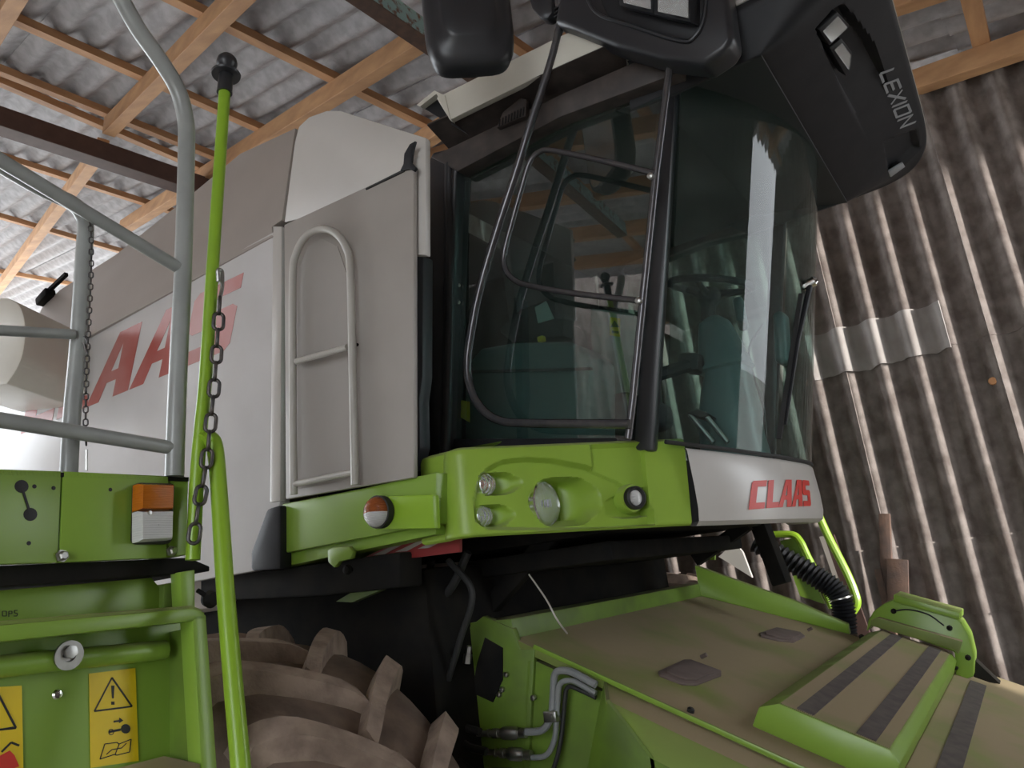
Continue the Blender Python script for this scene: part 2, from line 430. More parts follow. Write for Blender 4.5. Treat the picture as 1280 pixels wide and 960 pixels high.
for y in (-4.2, -3.2, -2.1, -1.0, 0.1):
    p = onroof(-12, y + 1.9, -0.075); q = onroof(3.0, y, -0.075)
    finish(MB().bar(p, q, 0.10, 0.15, RN, 0.004), 'rafter', 'wood', ceiling, smooth=0)
# brown steel beam under the rafters, and the rusty teal truss chord
p, q = beam_line(roof(0, 165, 0.33), roof(240, 243, 0.33), 6, 5)
finish(MB().bar(p + RN * 0.09, q + RN * 0.09, 0.16, 0.18, (0, 0, 1), 0.004), 'steel_beam', 'steel_brown', ceiling, smooth=0)
p, q = beam_line(roof(437, 0, 0.30), roof(535, 66, 0.30), 5, 3)
tb = MB().bar(p + V((0, 0, .05)), q + V((0, 0, .05)), 0.11, 0.012, (0, 0, 1))
finish(tb, 'steel_beam', 'steel_rust', ceiling, smooth=0)
tb = MB().bar(p + V((0.05, 0, .12)), q + V((0.05, 0, .12)), 0.012, 0.14, (0, 0, 1))
finish(tb, 'steel_beam', 'steel_teal', ceiling, smooth=0)

# ---- corrugated wall on the far side
WY = 5.8
wall = thing('wall_right', None, None, (-3, WY, 0), kind='structure')
def wall_sheet(x0, waves, z0, z1, y, slope=False, name='wall_sheet', m='cement_wall', amp=0.045, ragged=0.0):
    mb = MB(); rows = []; K = 12
    for i in range(5):
        t = i / 4
        row = []
        for k in range(waves * K + 1):
            x = x0 + k / K * PITCH
            zt_ = RZ0 - RS * x + 0.05 if slope else z1
            zz = z0 + (zt_ - z0) * t
            if i == 0 and ragged: zz += ragged * (mnoise.noise(V((x * 5, 3, z0))) + .5 * mnoise.noise(V((x * 17, 1, z0))))
            # rounded ridges with a flatter valley
            ph = (k / K) % 1.0
            prof = 2 * ((0.5 + 0.5 * math.cos(2 * PI * ph)) ** 1.6) - 1
            row.append((x, y - amp * prof + 0.012 * (1 - t), zz))
        rows.append(row)
    mb.grid(rows); mb.thicken(0.008)
    return finish(mb, name, m, wall, smooth=60)
WX0 = -1.095 - 0.22 * 40 + 0.04
for z0, z1, y, m in ((2.99, 5.2, WY - .02, 'cement_wall'), (1.61, 3.12, WY, 'cement_wall'), (1.29, 1.75, WY - .012, 'cement_wall'), (0.0, 1.40, WY + .02, 'cement_wall')):
    for i in range(12):
        wall_sheet(WX0 + i * 5 * PITCH, 6, z0, z1, y - 0.009 * (i % 2), z1 > 5, m=m, ragged=0.02)
wall_sheet(WX0 + 40 * PITCH, 4, 2.965, 3.29, WY - .042, False, 'patch_sheet', 'cement_pale', ragged=0.025)
c = hy(1241, 476, WY - 0.03)
mb = MB(); mb.lathe(c, (0, 1, 0), [(0.0, 0.0), (0.022, 0.0), (0.027, 0.012)], 10)
finish(mb, 'lit_hole_disc', 'orange_spot', wall)  # peach disc: outdoor light seen through a wall hole, put into the colour

# unseen barn walls; corner gap and open bays sized to shape light and reflections
def plain_wall(name, p, q, z0, z1):
    p = V(p); q = V(q); d = (q - p); L_ = d.length; d.normalize(); n = V((-d.y, d.x, 0)); K = int(L_ / PITCH * 6)
    rows = [[p + d * (L_ * k / K) + n * (0.03 * math.cos(2 * PI * k / 6)) + V((0, 0, z)) for k in range(K + 1)] for z in (z0, z1)]
    o = finish(MB().grid(rows).thicken(.008), name, 'cement_wall', None, 60); o['kind'] = 'structure'; return o
plain_wall('wall_end', (3.1, -5.5, 0), (3.1, 4.15, 0), 0, 4.4)
plain_wall('wall_rear_blocker', (-13, -5.5, 0), (-13, -2.4, 0), 0, 7.2)  # partial wall added out of view to cut glare on the side panel
plain_wall('wall_near', (-12.5, -5.5, 0), (-0.8, -5.5, 0), 0, 7.2)
plain_wall('wall_near', (2.2, -5.5, 0), (3.1, -5.5, 0), 0, 4.4)

# ================================================================== the combine harvester
CH = thing('combine_harvester', 'green and white combine harvester with glazed cab parked in the barn', 'combine harvester', (-2.6, 3.3, 0))
YS = 1.95
YC = 3.3
def side(pts, y=YS): return [hy(u, v, y) for u, v in pts]

# ---- white side body
ztop = 3.30
xf = -2.30
pf = hy(343, 285, YS); pb = hy(338, 628, YS)
low = [hy(350, 285, YS), hy(350, 626, YS), V((-2.37, YS, 1.97)), V((-7.6, YS, 1.97)), V((-7.6, YS, 2.55)), hy(0, 490, YS), hy(21, 464, YS)]
body = finish(MB().prism(low, (0, 0.05, 0), 0.006), 'side_panel', 'white_film', CH)
fl = side([(341, 283), (352, 283), (350, 626), (337, 628)], YS - 0.012)
finish(MB().prism(fl, (0, 0.03, 0), 0.004), 'panel_flange', 'white', body)
cap = [hy(341, 272, YS), hy(352, 282, YS - .01), hy(352, 300, YS - .01), hy(340, 302, YS - .01)]
# upper cover, leaning inwards
def cov(u, v): return hit(u, v, V((0, 1, -0.30)).normalized(), (V((0, YS + .004, 3.30)).dot(V((0, 1, -0.30)).normalized())))
up = [cov(341, 298), cov(340, 283), cov(352, 275), cov(369, 160), cov(300, 192), cov(245, 238), cov(145, 318), cov(75, 362), cov(52, 385), cov(24, 448), cov(5, 478)]
up[0].z = 3.28
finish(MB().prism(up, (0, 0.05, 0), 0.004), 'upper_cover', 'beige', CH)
# black bottom corner trim
tr = side([(333, 636), (350, 631), (350, 712), (313, 714), (313, 690)], YS - .03)
finish(MB().prism(tr, (0, 0.06, 0), 0.012), 'corner_trim', 'black', CH)
# big faded letters on the side
polys, wtot = text_polys('CLAAS')
b0 = hy(26, 543, YS - .0006); b1 = hy(286, 436, YS - .0006); hh = 0.305
b1.z = b0.z = (b0.z + b1.z) / 2
for lp in polys:
    letter_mesh(lp, lambda x, y, h: b0 + (b1 - b0) * (x / (wtot - .1)) + V((0, -h, hh * y)), 0.001, 'letter', 'red_faded', body, sub=False)

# ---- rear rounded hood at the far left, with dark side
pts = [hy(*p, 2.0) for p in [(0, 480), (0, 372), (18, 372), (28, 382), (33, 402), (32, 440), (22, 470)]]
rh = [V((p.x, 1.6, p.z)) for p in pts]
rh = [hy(*p, 1.55) for p in [(-60, 490), (-60, 372)]] + catmull([hy(*p, 1.55) for p in [(8, 372), (22, 379), (29, 394), (31, 415), (28, 442), (20, 462), (8, 480)]], 4)
finish(MB().prism(rh, (-0.30, 0.55, 0), 0.02), 'rear_hood', 'cream', CH)
cl = hy(57, 372, 2.05)
finish(MB().box(cl, (0.12, 0.06, 0.05), Matrix.Rotation(-.3, 3, 'Y'), 0.01).bar(cl + V((0.03, 0, .03)), cl + V((.22, 0, .07)), .02, .02), 'cover_latch', 'dark', CH)

# ---- white cap and ladder panel
capp = side([(355, 277), (368, 178), (373, 158), (386, 146), (408, 138), (425, 138), (444, 144), (533, 172), (533, 320), (517, 317), (517, 205), (355, 279)], YS - .005)
finish(MB().prism(side([(355, 278), (368, 178), (373, 158), (386, 146), (408, 138), (425, 138), (444, 144), (532, 172), (532, 319), (505, 318), (505, 225), (400, 268)], YS + .01), (0, 0.03, 0), 0.006), 'rounded_cap', 'white', CH)
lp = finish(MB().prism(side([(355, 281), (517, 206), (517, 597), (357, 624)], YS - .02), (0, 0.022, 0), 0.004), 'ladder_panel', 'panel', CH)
# shallow pressed recess and the arched rail
arch = fil([hy(368, 618, YS - .055), hy(367, 300, YS - .055), hy(404, 250, YS - .055), hy(437, 300, YS - .055), hy(444, 606, YS - .055)], [0.16, 0.30, 0.16], 8)
ac = [hy(u, v, YS - .055) for u, v in [(367, 618), (366, 480), (366, 350), (370, 318), (383, 295), (402, 286), (420, 292), (433, 310), (438, 340), (441, 470), (444, 606)]]
ar = finish(MB().tube(catmull(ac, 6), 0.0145, 12), 'arched_handrail', 'lightrail', lp)
for a, b in (((370, 452), (434, 434)), ((369, 605), (441, 590))):
    finish(MB().tube([hy(*a, YS - .055), hy(*b, YS - .055)], 0.0115, 10), 'rung', 'lightrail', lp)
finish(MB().lathe(hy(447, 431, YS - .03), (0, -1, 0), [(0.006, 0), (0.006, .008), (0, .01)], 8), 'bolt', 'dark', lp)
rec = side([(372, 612), (372, 340), (385, 308), (403, 298), (422, 308), (434, 345), (440, 598)], YS - .0225)
finish(MB().prism(rec, (0, .004, 0)), 'pressed_recess', 'panel', lp)
# black latch hook
lk = side([(500, 213), (504, 205), (505, 192), (512, 180), (519, 176), (515, 190), (514, 203), (520, 210), (517, 214), (512, 211)], YS - .03)
finish(MB().prism(lk, (0, 0.012, 0), 0.002), 'hook_latch', 'black', CH)
finish(MB().prism(side([(457, 235), (505, 211), (505, 214), (457, 237)], YS - .026), (0, 0.012, 0)), 'gap_seal', 'rubber', CH)
# grey electric box in the gap behind the panel
finish(MB().prism(side([(518, 318), (529, 320), (528, 470), (524, 500), (525, 560), (517, 590)], YS + .18), (0, .06, 0), 0.006), 'conduit_box', 'steelgrey', CH)

# ---- green beam below, round side lamp and marker board
gb = finish(MB().prism(side([(352, 630), (450, 611), (545, 590), (545, 655), (352, 692)]), (0, 0.30, 0), 0.006), 'side_beam', 'green', CH)
finish(MB().prism(side([(352, 692), (545, 655), (545, 668), (352, 709)], YS + .025), (0, 0.25, 0), 0.003), 'beam_flange', 'green', gb)
br = finish(MB().prism(side([(458, 625), (466, 620), (541, 618), (543, 661), (468, 662), (456, 650)], YS - .035), (0, 0.034, 0), 0.006), 'lamp_bracket', 'rod', CH)
c = hy(476, 640, YS - .045)
lm = finish(MB().lathe(c, (0, -1, 0), [(0.054, -.005), (0.054, .02), (0.050, .022)], 28, True, True), 'round_side_lamp', 'rubber', CH)
mbt = MB()
def dome(c, ax, r, d, z0, z1, mb, n=20, m=7):
    """part of a dome between z-angle limits (half lens)"""
    c = V(c); ax = V(ax)
    e = V((0, 0, 1)); f = ax.cross(e).normalized()
    rows = []
    for i in range(m + 1):
        rr = r * math.sin(PI / 2 * i / m); h = d * math.cos(PI / 2 * i / m)
        rows.append([c + ax * h + (f * math.cos(z0 + (z1 - z0) * k / n) + e * math.sin(z0 + (z1 - z0) * k / n)) * rr for k in range(n + 1)])
    mb.grid(rows); return mb
finish(dome(c + V((0, -.02, 0)), (0, -1, 0), 0.05, 0.035, -.06, PI + .1, MB()), 'lens', 'brownlens', lm)
finish(dome(c + V((0, -.02, 0)), (0, -1, 0), 0.05, 0.035, PI + .1, 2 * PI - .06, MB()), 'lens', 'whitelens', lm)
mk = finish(MB().prism([hy(448, 700, YS + .12), hy(500, 676, YS + .12), hy(575, 668, YS + .12), hy(575, 690, YS + .12), hy(520, 697, YS + .12)], (0, 0.012, 0)), 'marker_board', 'redwhite', CH)
for k in range(3):
    u = 492 + 28 * k
    finish(MB().prism([hy(u - 26, 694 - 4 * k, YS + .117), hy(u + 8, 678 - 4 * k, YS + .117), hy(u + 18, 677 - 4 * k, YS + .117), hy(u - 12, 693 - 4 * k, YS + .117)], (0, 0.002, 0)), 'stripe', 'markwhite', mk)
sb = finish(MB().prism(side([(409, 688), (416, 684), (436, 683), (441, 690), (438, 699), (424, 702), (418, 710), (410, 703)], YS - .02), (0, 0.02, 0), 0.004), 'small_bracket', 'green', CH)
finish(MB().lathe(hy(435, 712, YS), (0, -1, 0), [(0, .018), (.014, .012), (.018, 0), (.012, -.012), (0, -.018)], 12), 'ball_knob', 'dark', CH)

# ---- fender bar and black hull
finish(MB().prism(side([(250, 712), (330, 714), (500, 690), (500, 735), (400, 745), (250, 752)], YS + .06), (0, 0.12, 0), 0.01), 'fender_bar', 'dark', CH)
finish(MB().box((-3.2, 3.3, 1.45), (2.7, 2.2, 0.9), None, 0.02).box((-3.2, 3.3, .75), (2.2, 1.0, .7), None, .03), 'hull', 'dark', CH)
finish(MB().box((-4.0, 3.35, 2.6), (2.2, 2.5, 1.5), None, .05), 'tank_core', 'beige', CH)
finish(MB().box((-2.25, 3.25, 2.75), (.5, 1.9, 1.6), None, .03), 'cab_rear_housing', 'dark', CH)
finish(MB().tube([(-2.27, 1.3, .85), (-2.27, 5.2, .85)], .12, 14), 'front_axle', 'dark', CH)
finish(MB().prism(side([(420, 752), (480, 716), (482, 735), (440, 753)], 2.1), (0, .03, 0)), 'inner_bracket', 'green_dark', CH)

# ---- front tyres
TX, TZ, TR = -2.27, 0.85, 0.865
TY0, TY1 = 1.33, 2.0
def tyre(y0, y1):
    ym = (y0 + y1) / 2; hw = (y1 - y0) / 2
    prof = [(.42, -hw * .7), (.50, -hw * .92), (.66, -hw * 1.0), (.78, -hw * .98), (TR - .035, -hw * .86), (TR - .008, -hw * .6), (TR, 0), (TR - .008, hw * .6), (TR - .035, hw * .86), (.78, hw * .98), (.66, hw), (.50, hw * .92), (.42, hw * .7)]
    o = finish(MB().lathe((TX, ym, TZ), (0, 1, 0), prof, 64), 'tyre', 'tyre', CH, 50, origin=(TX, ym, TZ))
    rim = finish(MB().lathe((TX, ym, TZ), (0, 1, 0), [(0, -.05), (.2, -.05), (.3, .0), (.43, -hw * .72), (.44, -hw * .68), (.44, hw * .7), (.3, .05), (.2, .02), (0, .02)], 40), 'rim', 'green', CH)
    # one lug on each half, then turned copies
    def lug(sgn):
        mb = MB(); K = 10; rows = []
        for i in range(K + 1):
            t = i / K                     # 0 at the centre line, 1 at the shoulder
            w = sgn * (-0.04 + t * (hw + 0.045))
            ang = math.radians(12 - 25 * t + 7 * t * t)      # from the top, positive to the front
            base = TR - .01 - (0 if t < .7 else (t - .7) ** 2 * 0.65)
            hgt = 0.062 if t > .02 else .05
            half_t = (0.027 + .006 * t) / TR; half_b = half_t * 1.6
            row = []
            for aa, rr in ((-half_b, base - .02), (-half_t, base + hgt), (half_t, base + hgt), (half_b, base - .02)):
                a2 = ang + aa * (1.0)
                row.append(V((TX + rr * math.sin(a2), ym + w, TZ + rr * math.cos(a2))))
            rows.append(row)
        mb.grid(rows)
        for r in (rows[0], rows[-1]): mb.poly(r)
        bmesh.ops.remove_doubles(mb.bm, verts=mb.bm.verts, dist=1e-5)
        return finish(mb, 'lug', 'lug', o, 40, origin=(TX, ym, TZ))
    n = 20
    for sgn, off in ((-1, 0.0), (1, PI / n)):
        l0 = lug(sgn)
        ph = math.radians(PH) + off
        l0.rotation_euler = (0, ph, 0)
        for k in range(1, n): inst(l0, (TX, ym, TZ), o, (0, ph + 2 * PI * k / n, 0))
PH = 9
tyre(TY0, TY1)
tyre(2 * YC - TY1 + .3, 2 * YC - TY0 + .3 - .25)

# ---- green front fairing with the lamp recess
A0 = V((-1.47, 2.02, 0)); B0 = V((-0.975, 2.60, 0))
fd = (B0 - A0).normalized(); fn = V((fd.y, -fd.x, 0))      # outward normal of the front face
FL = (B0 - A0).length
def fhit(u, v):
    p = hit(u, v, fn, fn.dot(A0)); return ((V((p.x, p.y, 0)) - A0).dot(fd), p.z)
zb = fhit(700, 660)[1]; zt = fhit(700, 549)[1]
fair_path = []
for i in range(9):          # wrap of the outer corner, then the straight face
    a = (1 - i / 8) * math.radians(100)
    r = 0.085
    cpt = A0 - fn * r + fd * 0.0
    dirv = fn * math.cos(a) - fd * math.sin(a)
    fair_path.append((cpt + dirv * r, dirv, (i / 8 - 1) * .13))
fair_path.insert(0, (fair_path[0][0] - V((fair_path[0][1].y, -fair_path[0][1].x, 0)).normalized() * -0.0 + V((-.10, .0, 0)), fair_path[0][1], -.25))
NS = 110
for i in range(1, NS + 1): fair_path.append((A0 + fd * (FL * i / NS), fn, FL * i / NS))
RECP = [fhit(u, v) for u, v in [(590, 650), (591, 625), (597, 600), (608, 582), (628, 571), (655, 567), (690, 568), (730, 575), (770, 590), (798, 607), (815, 628), (820, 652), (760, 655), (680, 660), (610, 662)]]
def poly_sd(p, poly):
    """signed distance, positive inside"""
    ins = False; best = 9
    for i in range(len(poly)):
        a = poly[i]; b = poly[(i + 1) % len(poly)]
        if (a[1] > p[1]) != (b[1] > p[1]) and p[0] < (b[0] - a[0]) * (p[1] - a[1]) / (b[1] - a[1]) + a[0]: ins = not ins
        ex, ey = b[0] - a[0], b[1] - a[1]; t = max(0, min(1, ((p[0] - a[0]) * ex + (p[1] - a[1]) * ey) / (ex * ex + ey * ey)))
        best = min(best, math.hypot(p[0] - a[0] - ex * t, p[1] - a[1] - ey * t))
    return best if ins else -best
TAN = math.tan(math.acos(fn.x)) * 0.95      # lamps look straight ahead along +x
LAMPS = []
for uc, vc, rpx, wpx, nm in ((690, 622, 29, 62, 'big'), (611, 602, 14, 58, 'turn'), (607, 643, 13.5, 50, 'pos')):
    s0, h0 = fhit(uc, vc); s1, h1 = fhit(uc, vc + rpx)
    rad = h0 - h1
    LAMPS.append((s0, h0, rad, wpx / 320 * FL * 1.15, nm))
sr, hr = fhit(792, 614)
def depth(s, h):
    d = 0.030 * sm(poly_sd((s, h), RECP), 0.0, 0.016)
    for (s0, h0, rad, w, nm) in LAMPS:
        c_ = fn.x
        half = rad * c_ * 1.12; sl = s0 - half
        u = s - sl
        dd = 0
        if u > 0 and u < 2 * half + w:
            if u <= 2 * half:
                prof = u * TAN; vh = rad * 1.1
                q = (u - half) / half
                vh = rad * 1.1 * math.sqrt(max(0, 1 - q * q)) if u < half else rad * 1.1
            else:
                t = (u - 2 * half) / w
                prof = 2 * half * TAN * (1 - sm(t)); vh = rad * 1.1 * math.sqrt(max(0, 1 - t * t))
            q2 = abs(h - h0) / max(vh, 1e-5); pw = 14 if u <= 2 * half else max(2.2, 14 - 30 * (u - 2 * half) / w)
            dd = (prof + .03 * (1 if u <= 2 * half else 1 - sm((u - 2 * half) / w))) * (1 - q2 ** pw) if q2 < 1 else 0
        d = max(d, dd)
    # round work lamp pod: scoop falling away to the left
    u = (sr + .045 - s) / 0.19
    if 0 < u < 1:
        vh = 0.052 * math.sqrt(max(0, 1 - u * u)) if u > .2 else 0.05
        hc = hr - 0.02 * u - .012
        d = max(d, (0.05 * (1 - u)) * sm(vh - abs(h - hc), -0.001, 0.012) + 0.02)
    return d
rows = []
zrows = [('in', zb + .045, -.10), ('in', zb + .006, -.05), ('b', zb, -.014), ('b', zb + .006, -.003)]
NZ = 74
for i in range(NZ + 1): zrows.append(('f', zb + .012 + (zt - .022 - zb - .012) * i / NZ, 0))
zrows += [('t', zt - .008, -.004), ('t', zt - .002, -.012), ('t', zt + .004, -.03), ('t', zt + .018, -.20)]
for kind, z, off in zrows:
    row = []
    lean = 0.022 * (z - zb) / (zt - zb)                 # the face leans slightly outwards at the bottom edge
    for p, n, s in fair_path:
        d = depth(s, z) if (kind == 'f' and s > 0) else 0
        tz = max(0, s) / FL; zf = (z - zb) / (zt - zb)
        row.append(V((p.x, p.y, z - tz * (.036 - .014 * zf))) + n * (off - d - lean) + fd * (.04 * max(0, min(1, zf)) * tz))
    rows.append(row)
fair = MB().grid(rows)
fr = finish(fair, 'lamp_fairing', 'green_clean', CH, 28)
# closed inner end and back
endp = [r[-1] for r in rows]
finish(MB().prism([V((-1.72, 2.10, zb + .02)), V((-1.15, 2.72, zb + .02)), V((-1.25, 2.80, zb + .02)), V((-1.82, 2.2, zb + .02))], (0, 0, zt - zb - .03)), 'fairing_backing', 'dark', fr)
def fpt(s, h, d): 
    p = A0 + fd * s - fn * d; return V((p.x, p.y, h))
for (s0, h0, rad, w, nm) in LAMPS:
    c_ = fn.x; half = rad * c_ * 1.12
    c = fpt(s0, h0, half * TAN + .020); c.z -= s0 / FL * .03
    ax = V((1, 0, 0))
    lo = finish(MB().lathe(c, ax, [(rad * 1.02, -.03), (rad * 1.04, .0), (rad * .99, .004), (rad * .93, -.004), (rad * .5, -.035), (0, -.042)], 36, True), {'big': 'headlamp', 'turn': 'turn_lamp', 'pos': 'position_lamp'}[nm], 'chrome', CH)
    finish(MB().lathe(c, ax, [(rad * .98, .002), (rad * .93, .012), (rad * .75, .022), (rad * .4, .031), (0, .034)], 36), 'lens', 'clear', lo)
    if nm == 'big':
        finish(MB().lathe(c, ax, [(rad * .16, -.03), (rad * .16, 0.0), (0, .004)], 14), 'bulb_cap', 'zinc', lo)
    if nm == 'turn':
        finish(MB().lathe(c, ax, [(rad * .3, -.03), (rad * .3, -.008), (0, .0)], 14), 'bulb', 'amber', lo)
    if nm == 'pos':
        finish(MB().lathe(c, ax, [(rad * .25, -.03), (rad * .25, -.01), (0, -.002)], 14), 'bulb', 'zinc', lo)
c = fpt(sr, hr, 0.012); c.z -= sr / FL * .03
axr = (V((1, -.55, -.05))).normalized()
rl = finish(MB().lathe(c - axr * .03, axr, [(.049, -.03), (.05, .02), (.046, .03)], 28, True, True), 'round_work_lamp', 'green_clean', CH)
finish(MB().lathe(c + axr * .004, axr, [(.030, -.03), (.040, -.004), (.040, .016), (.033, .022), (.026, .010), (.0, .008)], 28), 'rubber_ring', 'rubber', rl)
finish(MB().lathe(c + axr * .015, axr, [(.026, 0), (.018, .006), (0, .009)], 24), 'lens', 'whitelens', rl)

# ---- white front panel with the red letters
KC = 0.52
def wx(y, xc=-0.704): return xc - KC * (y - YC) ** 2
def wn_(y):
    n = V((1, 2 * KC * (y - YC), 0)); n.z = 0; return n.normalized() if True else n
def wnorm(y):
    t = V((-2 * KC * (y - YC), 1, 0)).normalized(); return V((t.y, -t.x, 0))
wz0 = hy(975, 656, 3.0).z; wz1 = hy(975, 575, 3.0).z
rows = []
for z, off in ((wz0 + .04, -.12), (wz0 + .004, -.06), (wz0 + .002, -.030), (wz0 + .014, -.010), (wz0 + .05, -.001), ((wz0 + wz1) / 2, 0), (wz1 - .01, -.006), (wz1 - .001, -.012), (wz1, -.05)):
    row = []
    for k in range(61):
        y = 2.615 + (2 * (YC - 2.615)) * k / 60
        zf = (z - wz0) / (wz1 - wz0); p = V((wx(y), y, z + (0.022 + 0.040 * zf) * ((y - YC) / .69) ** 2)); row.append(p + wnorm(y) * off)
    rows.append(row)
fp = finish(MB().grid(rows), 'front_panel', 'white', CH, 30)
pg0 = B0 - fd * .02 - fn * .035; pg1 = B0 + fd * .085 - fn * .035; pgz = V((0, 0, (wz0 + wz1) / 2 + .03))
finish(MB().bar(pg0 + pgz, pg1 + pgz, .03, wz1 - wz0 - .025), 'panel_gap', 'rubber', fp)
polys, wtot = text_polys('CLAAS', .42)
ty0, ty1 = 2.80, 3.225
th = hy(975, 600, 3.0).z - hy(975, 635, 3.0).z; tz0 = hy(975, 635, 3.0).z
for lp_ in polys:
    def fm(x, y, h):
        yy = ty0 + (ty1 - ty0) * x / (wtot + .12); p = V((wx(yy), yy, tz0 + th * y)); return p + wnorm(yy) * (0.002 + h)
    letter_mesh(lp_, fm, 0.001, 'letter', 'red', fp)
# mirrored fairing on the far corner (plain)
rows2 = []
for z, off in ((zb + .01, -.08), (zb, -.014), (zb + .012, 0), (zt - .02, -.02), (zt, -.04), (zt + .01, -.2)):
    rows2.append([V((p.x, 2 * YC - p.y, z)) + V((n.x, -n.y, 0)) * off for p, n, s in fair_path[::4]])
finish(MB().grid(rows2), 'lamp_fairing', 'green_clean', CH, 30)

# ---- cab glass
zg0, zg1 = wz1 + .004, 3.53
XT = -0.395
def wsc(y, z):
    t = (z - zg0) / (3.5 - zg0); return V((wx(y, -0.715 + (XT + .715) * t), y, z))
rows = []
for i in range(13):
    z = zg0 + (zg1 - zg0) * i / 12
    rows.append([wsc(yy, z + 0.062 * (1 - i / 12) * ((yy - YC) / .69) ** 2) for yy in [2.54 + 1.52 * k / 40 for k in range(41)]])
ws = MB().grid(rows); ws.thicken(.006)
ws = finish(ws, 'windscreen', 'wind_glass', CH, 60)
# lower seal
finish(MB().tube([wsc(yy, zg0 + .004 + 0.062 * ((yy - YC) / .69) ** 2) for yy in [2.54 + 1.52 * k / 40 for k in range(41)]], .008, 8), 'windscreen_seal', 'rubber', CH)
YG = 2.5
sgp = side([(566, 552), (566, 380), (568, 225), (580, 195), (838, 78), (788, 552)], YG)
sg = finish(MB().prism(sgp, (0, .006, 0)), 'side_window', 'side_glass', CH, 0)
# far side window and frame
mirror = lambda p: V((p.x, 2 * YC - p.y, p.z))
finish(MB().prism([mirror(p) for p in sgp], (0, -.006, 0)), 'side_window', 'side_glass', CH, 0)
# pillars
def pillar(y, s):
    a0, a1 = V((-1.075, y + .02 * s, zg0 + .06)), V((-.735, y + .02 * s, 3.56))
    mb = MB().bar(a0, a1, .05, .075, (1, 0, 0), .012)
    return finish(mb, 'corner_pillar', 'black_soft', CH)
pillar(2.52, 1); pillar(4.08, -1)
for yy, sg_ in ((2.44, 1), (4.16, -1)):
    q = [hy(533, 205, 2.44), hy(540, 190, 2.44), hy(568, 183, 2.44), hy(583, 188, 2.44), hy(570, 215, 2.44), hy(556, 600, 2.44), hy(533, 605, 2.44)]
    if sg_ < 0: q = [V((p.x, yy, p.z)) for p in q]
    finish(MB().prism(q, (0, .11 * sg_, 0), .014, 3), 'rear_pillar', 'black_soft', CH)
q = [hy(555, 203, 2.47), hy(560, 560, 2.47)]
finish(MB().tube([hy(562, 205, 2.45), hy(562, 400, 2.45), hy(556, 575, 2.45)], .022, 12), 'pillar_moulding', 'black_soft', CH)
# hinges
for v in (357, 378):
    finish(MB().lathe(hy(573, v, YG - .005), (0, -1, 0), [(.012, 0), (.012, .012), (0, .016)], 12), 'hinge_bolt', 'chrome', sg)
# top frame above the side glass, with a vent
for yy, s_ in ((2.43, 1), (4.17, -1)):
    q = [hy(538, 196, 2.43), hy(700, 118, 2.43), hy(850, 52, 2.43), hy(850, 90, 2.43), hy(700, 146, 2.43), hy(572, 214, 2.43)]
    if s_ < 0: q = [V((p.x, yy, p.z)) for p in q]
    finish(MB().prism(q, (0, .10 * s_, 0), .006), 'top_frame', 'brown_black', CH)
vt = finish(MB().prism([hy(*p, 2.405) for p in [(620, 160), (628, 140), (650, 122), (658, 124), (657, 145)]], (0, .03, 0), .005), 'vent_cover', 'brown_black', CH)
for k in range(9):
    u = 624 + k * 3.7
    finish(MB().bar(hy(u, 158 - k * 1.7, 2.40), hy(u + 1, 149 - k * 1.9, 2.40), .004, .004, (0, 1, 0)), 'vent_slat', 'black', vt)
# bottom sill below the side glass
finish(MB().prism(side([(533, 549), (770, 547), (770, 556), (533, 575)], 2.49), (0, .12, 0), .006), 'cab_sill', 'black', CH)
# cab floor, back wall and roof lining
finish(MB().box((-1.55, YC, zb + .02), (.8, 1.5, .08), None, .01).box((-1.0, YC, zb + .03), (.4, .8, .08), None, .01), 'cab_floor', 'dark', CH)
finish(MB().box((-1.93, YC + .35, 2.95), (.06, .98, 1.5), None, .01), 'cab_rear_wall', 'cabdark', CH)
finish(MB().box((-1.3, YC, 3.60), (1.25, 1.6, .05), None, .01), 'roof_lining', 'cabdark', CH)

# ---- roof: side strip, dome, front visor
YV = 3.40
def rim(a):
    """plan of the visor rim, a from 0 (right rear) to 1 (left rear)"""
    th = PI * (a - .5)
    n = 2.0 / 8.0
    cx, sx = math.cos(th), math.sin(th)
    return (-0.86 + 0.875 * abs(cx) ** n, YV + 0.94 * math.copysign(abs(sx) ** n, sx))
RZ = 3.70
N = 220
rimp = [rim(k / N) for k in range(N + 1)]
crease = []
for (x, y) in rimp:
    crease.append((min(x - .04, XT + .0), 3.26 + (y - YV) * .80))
def proj(p):
    q = V(p) - EYE
    c_ = [sum(ax_[k] * q.dot(w_) for ax_, w_ in ((CX, V((1, 0, 0))), (CY, V((0, 1, 0))), (CZ, V((0, 0, 1))))) for k in range(3)]
    return (640 + F * c_[0] / c_[2], 480 + F * c_[1] / c_[2])
REC1 = [(1019, 36), (1040, 12), (1052, 5), (1062, 12), (1086, 44), (1104, 72), (1099, 86), (1080, 101), (1060, 112), (1050, 104), (1034, 70)]
REC2 = [(1104, 178), (1146, 160), (1151, 186), (1128, 210), (1112, 224)]
NJ = 60
def vpt(a, b, t):
    x = a[0] + (b[0] - a[0]) * t; y = a[1] + (b[1] - a[1]) * t
    return V((x, y, 3.47 + (RZ - 3.47) * (t ** 1.25) - .09 * t * ((y - YV) / .94) ** 6))
VNU = V((-.52, 0, .85)).normalized()
rows = []
for j in range(NJ + 1):
    row = []
    for a, b in zip(crease, rimp):
        p = vpt(a, b, j / NJ)
        q = proj(p)
        if 980 < q[0] < 1180:
            k1 = sm(poly_sd(q, REC1), 0, 4.5); k2 = sm(poly_sd(q, REC2), 0, 5)
            p = p + VNU * (.055 * k1 + .03 * k2)
        row.append(p)
    rows.append(row)
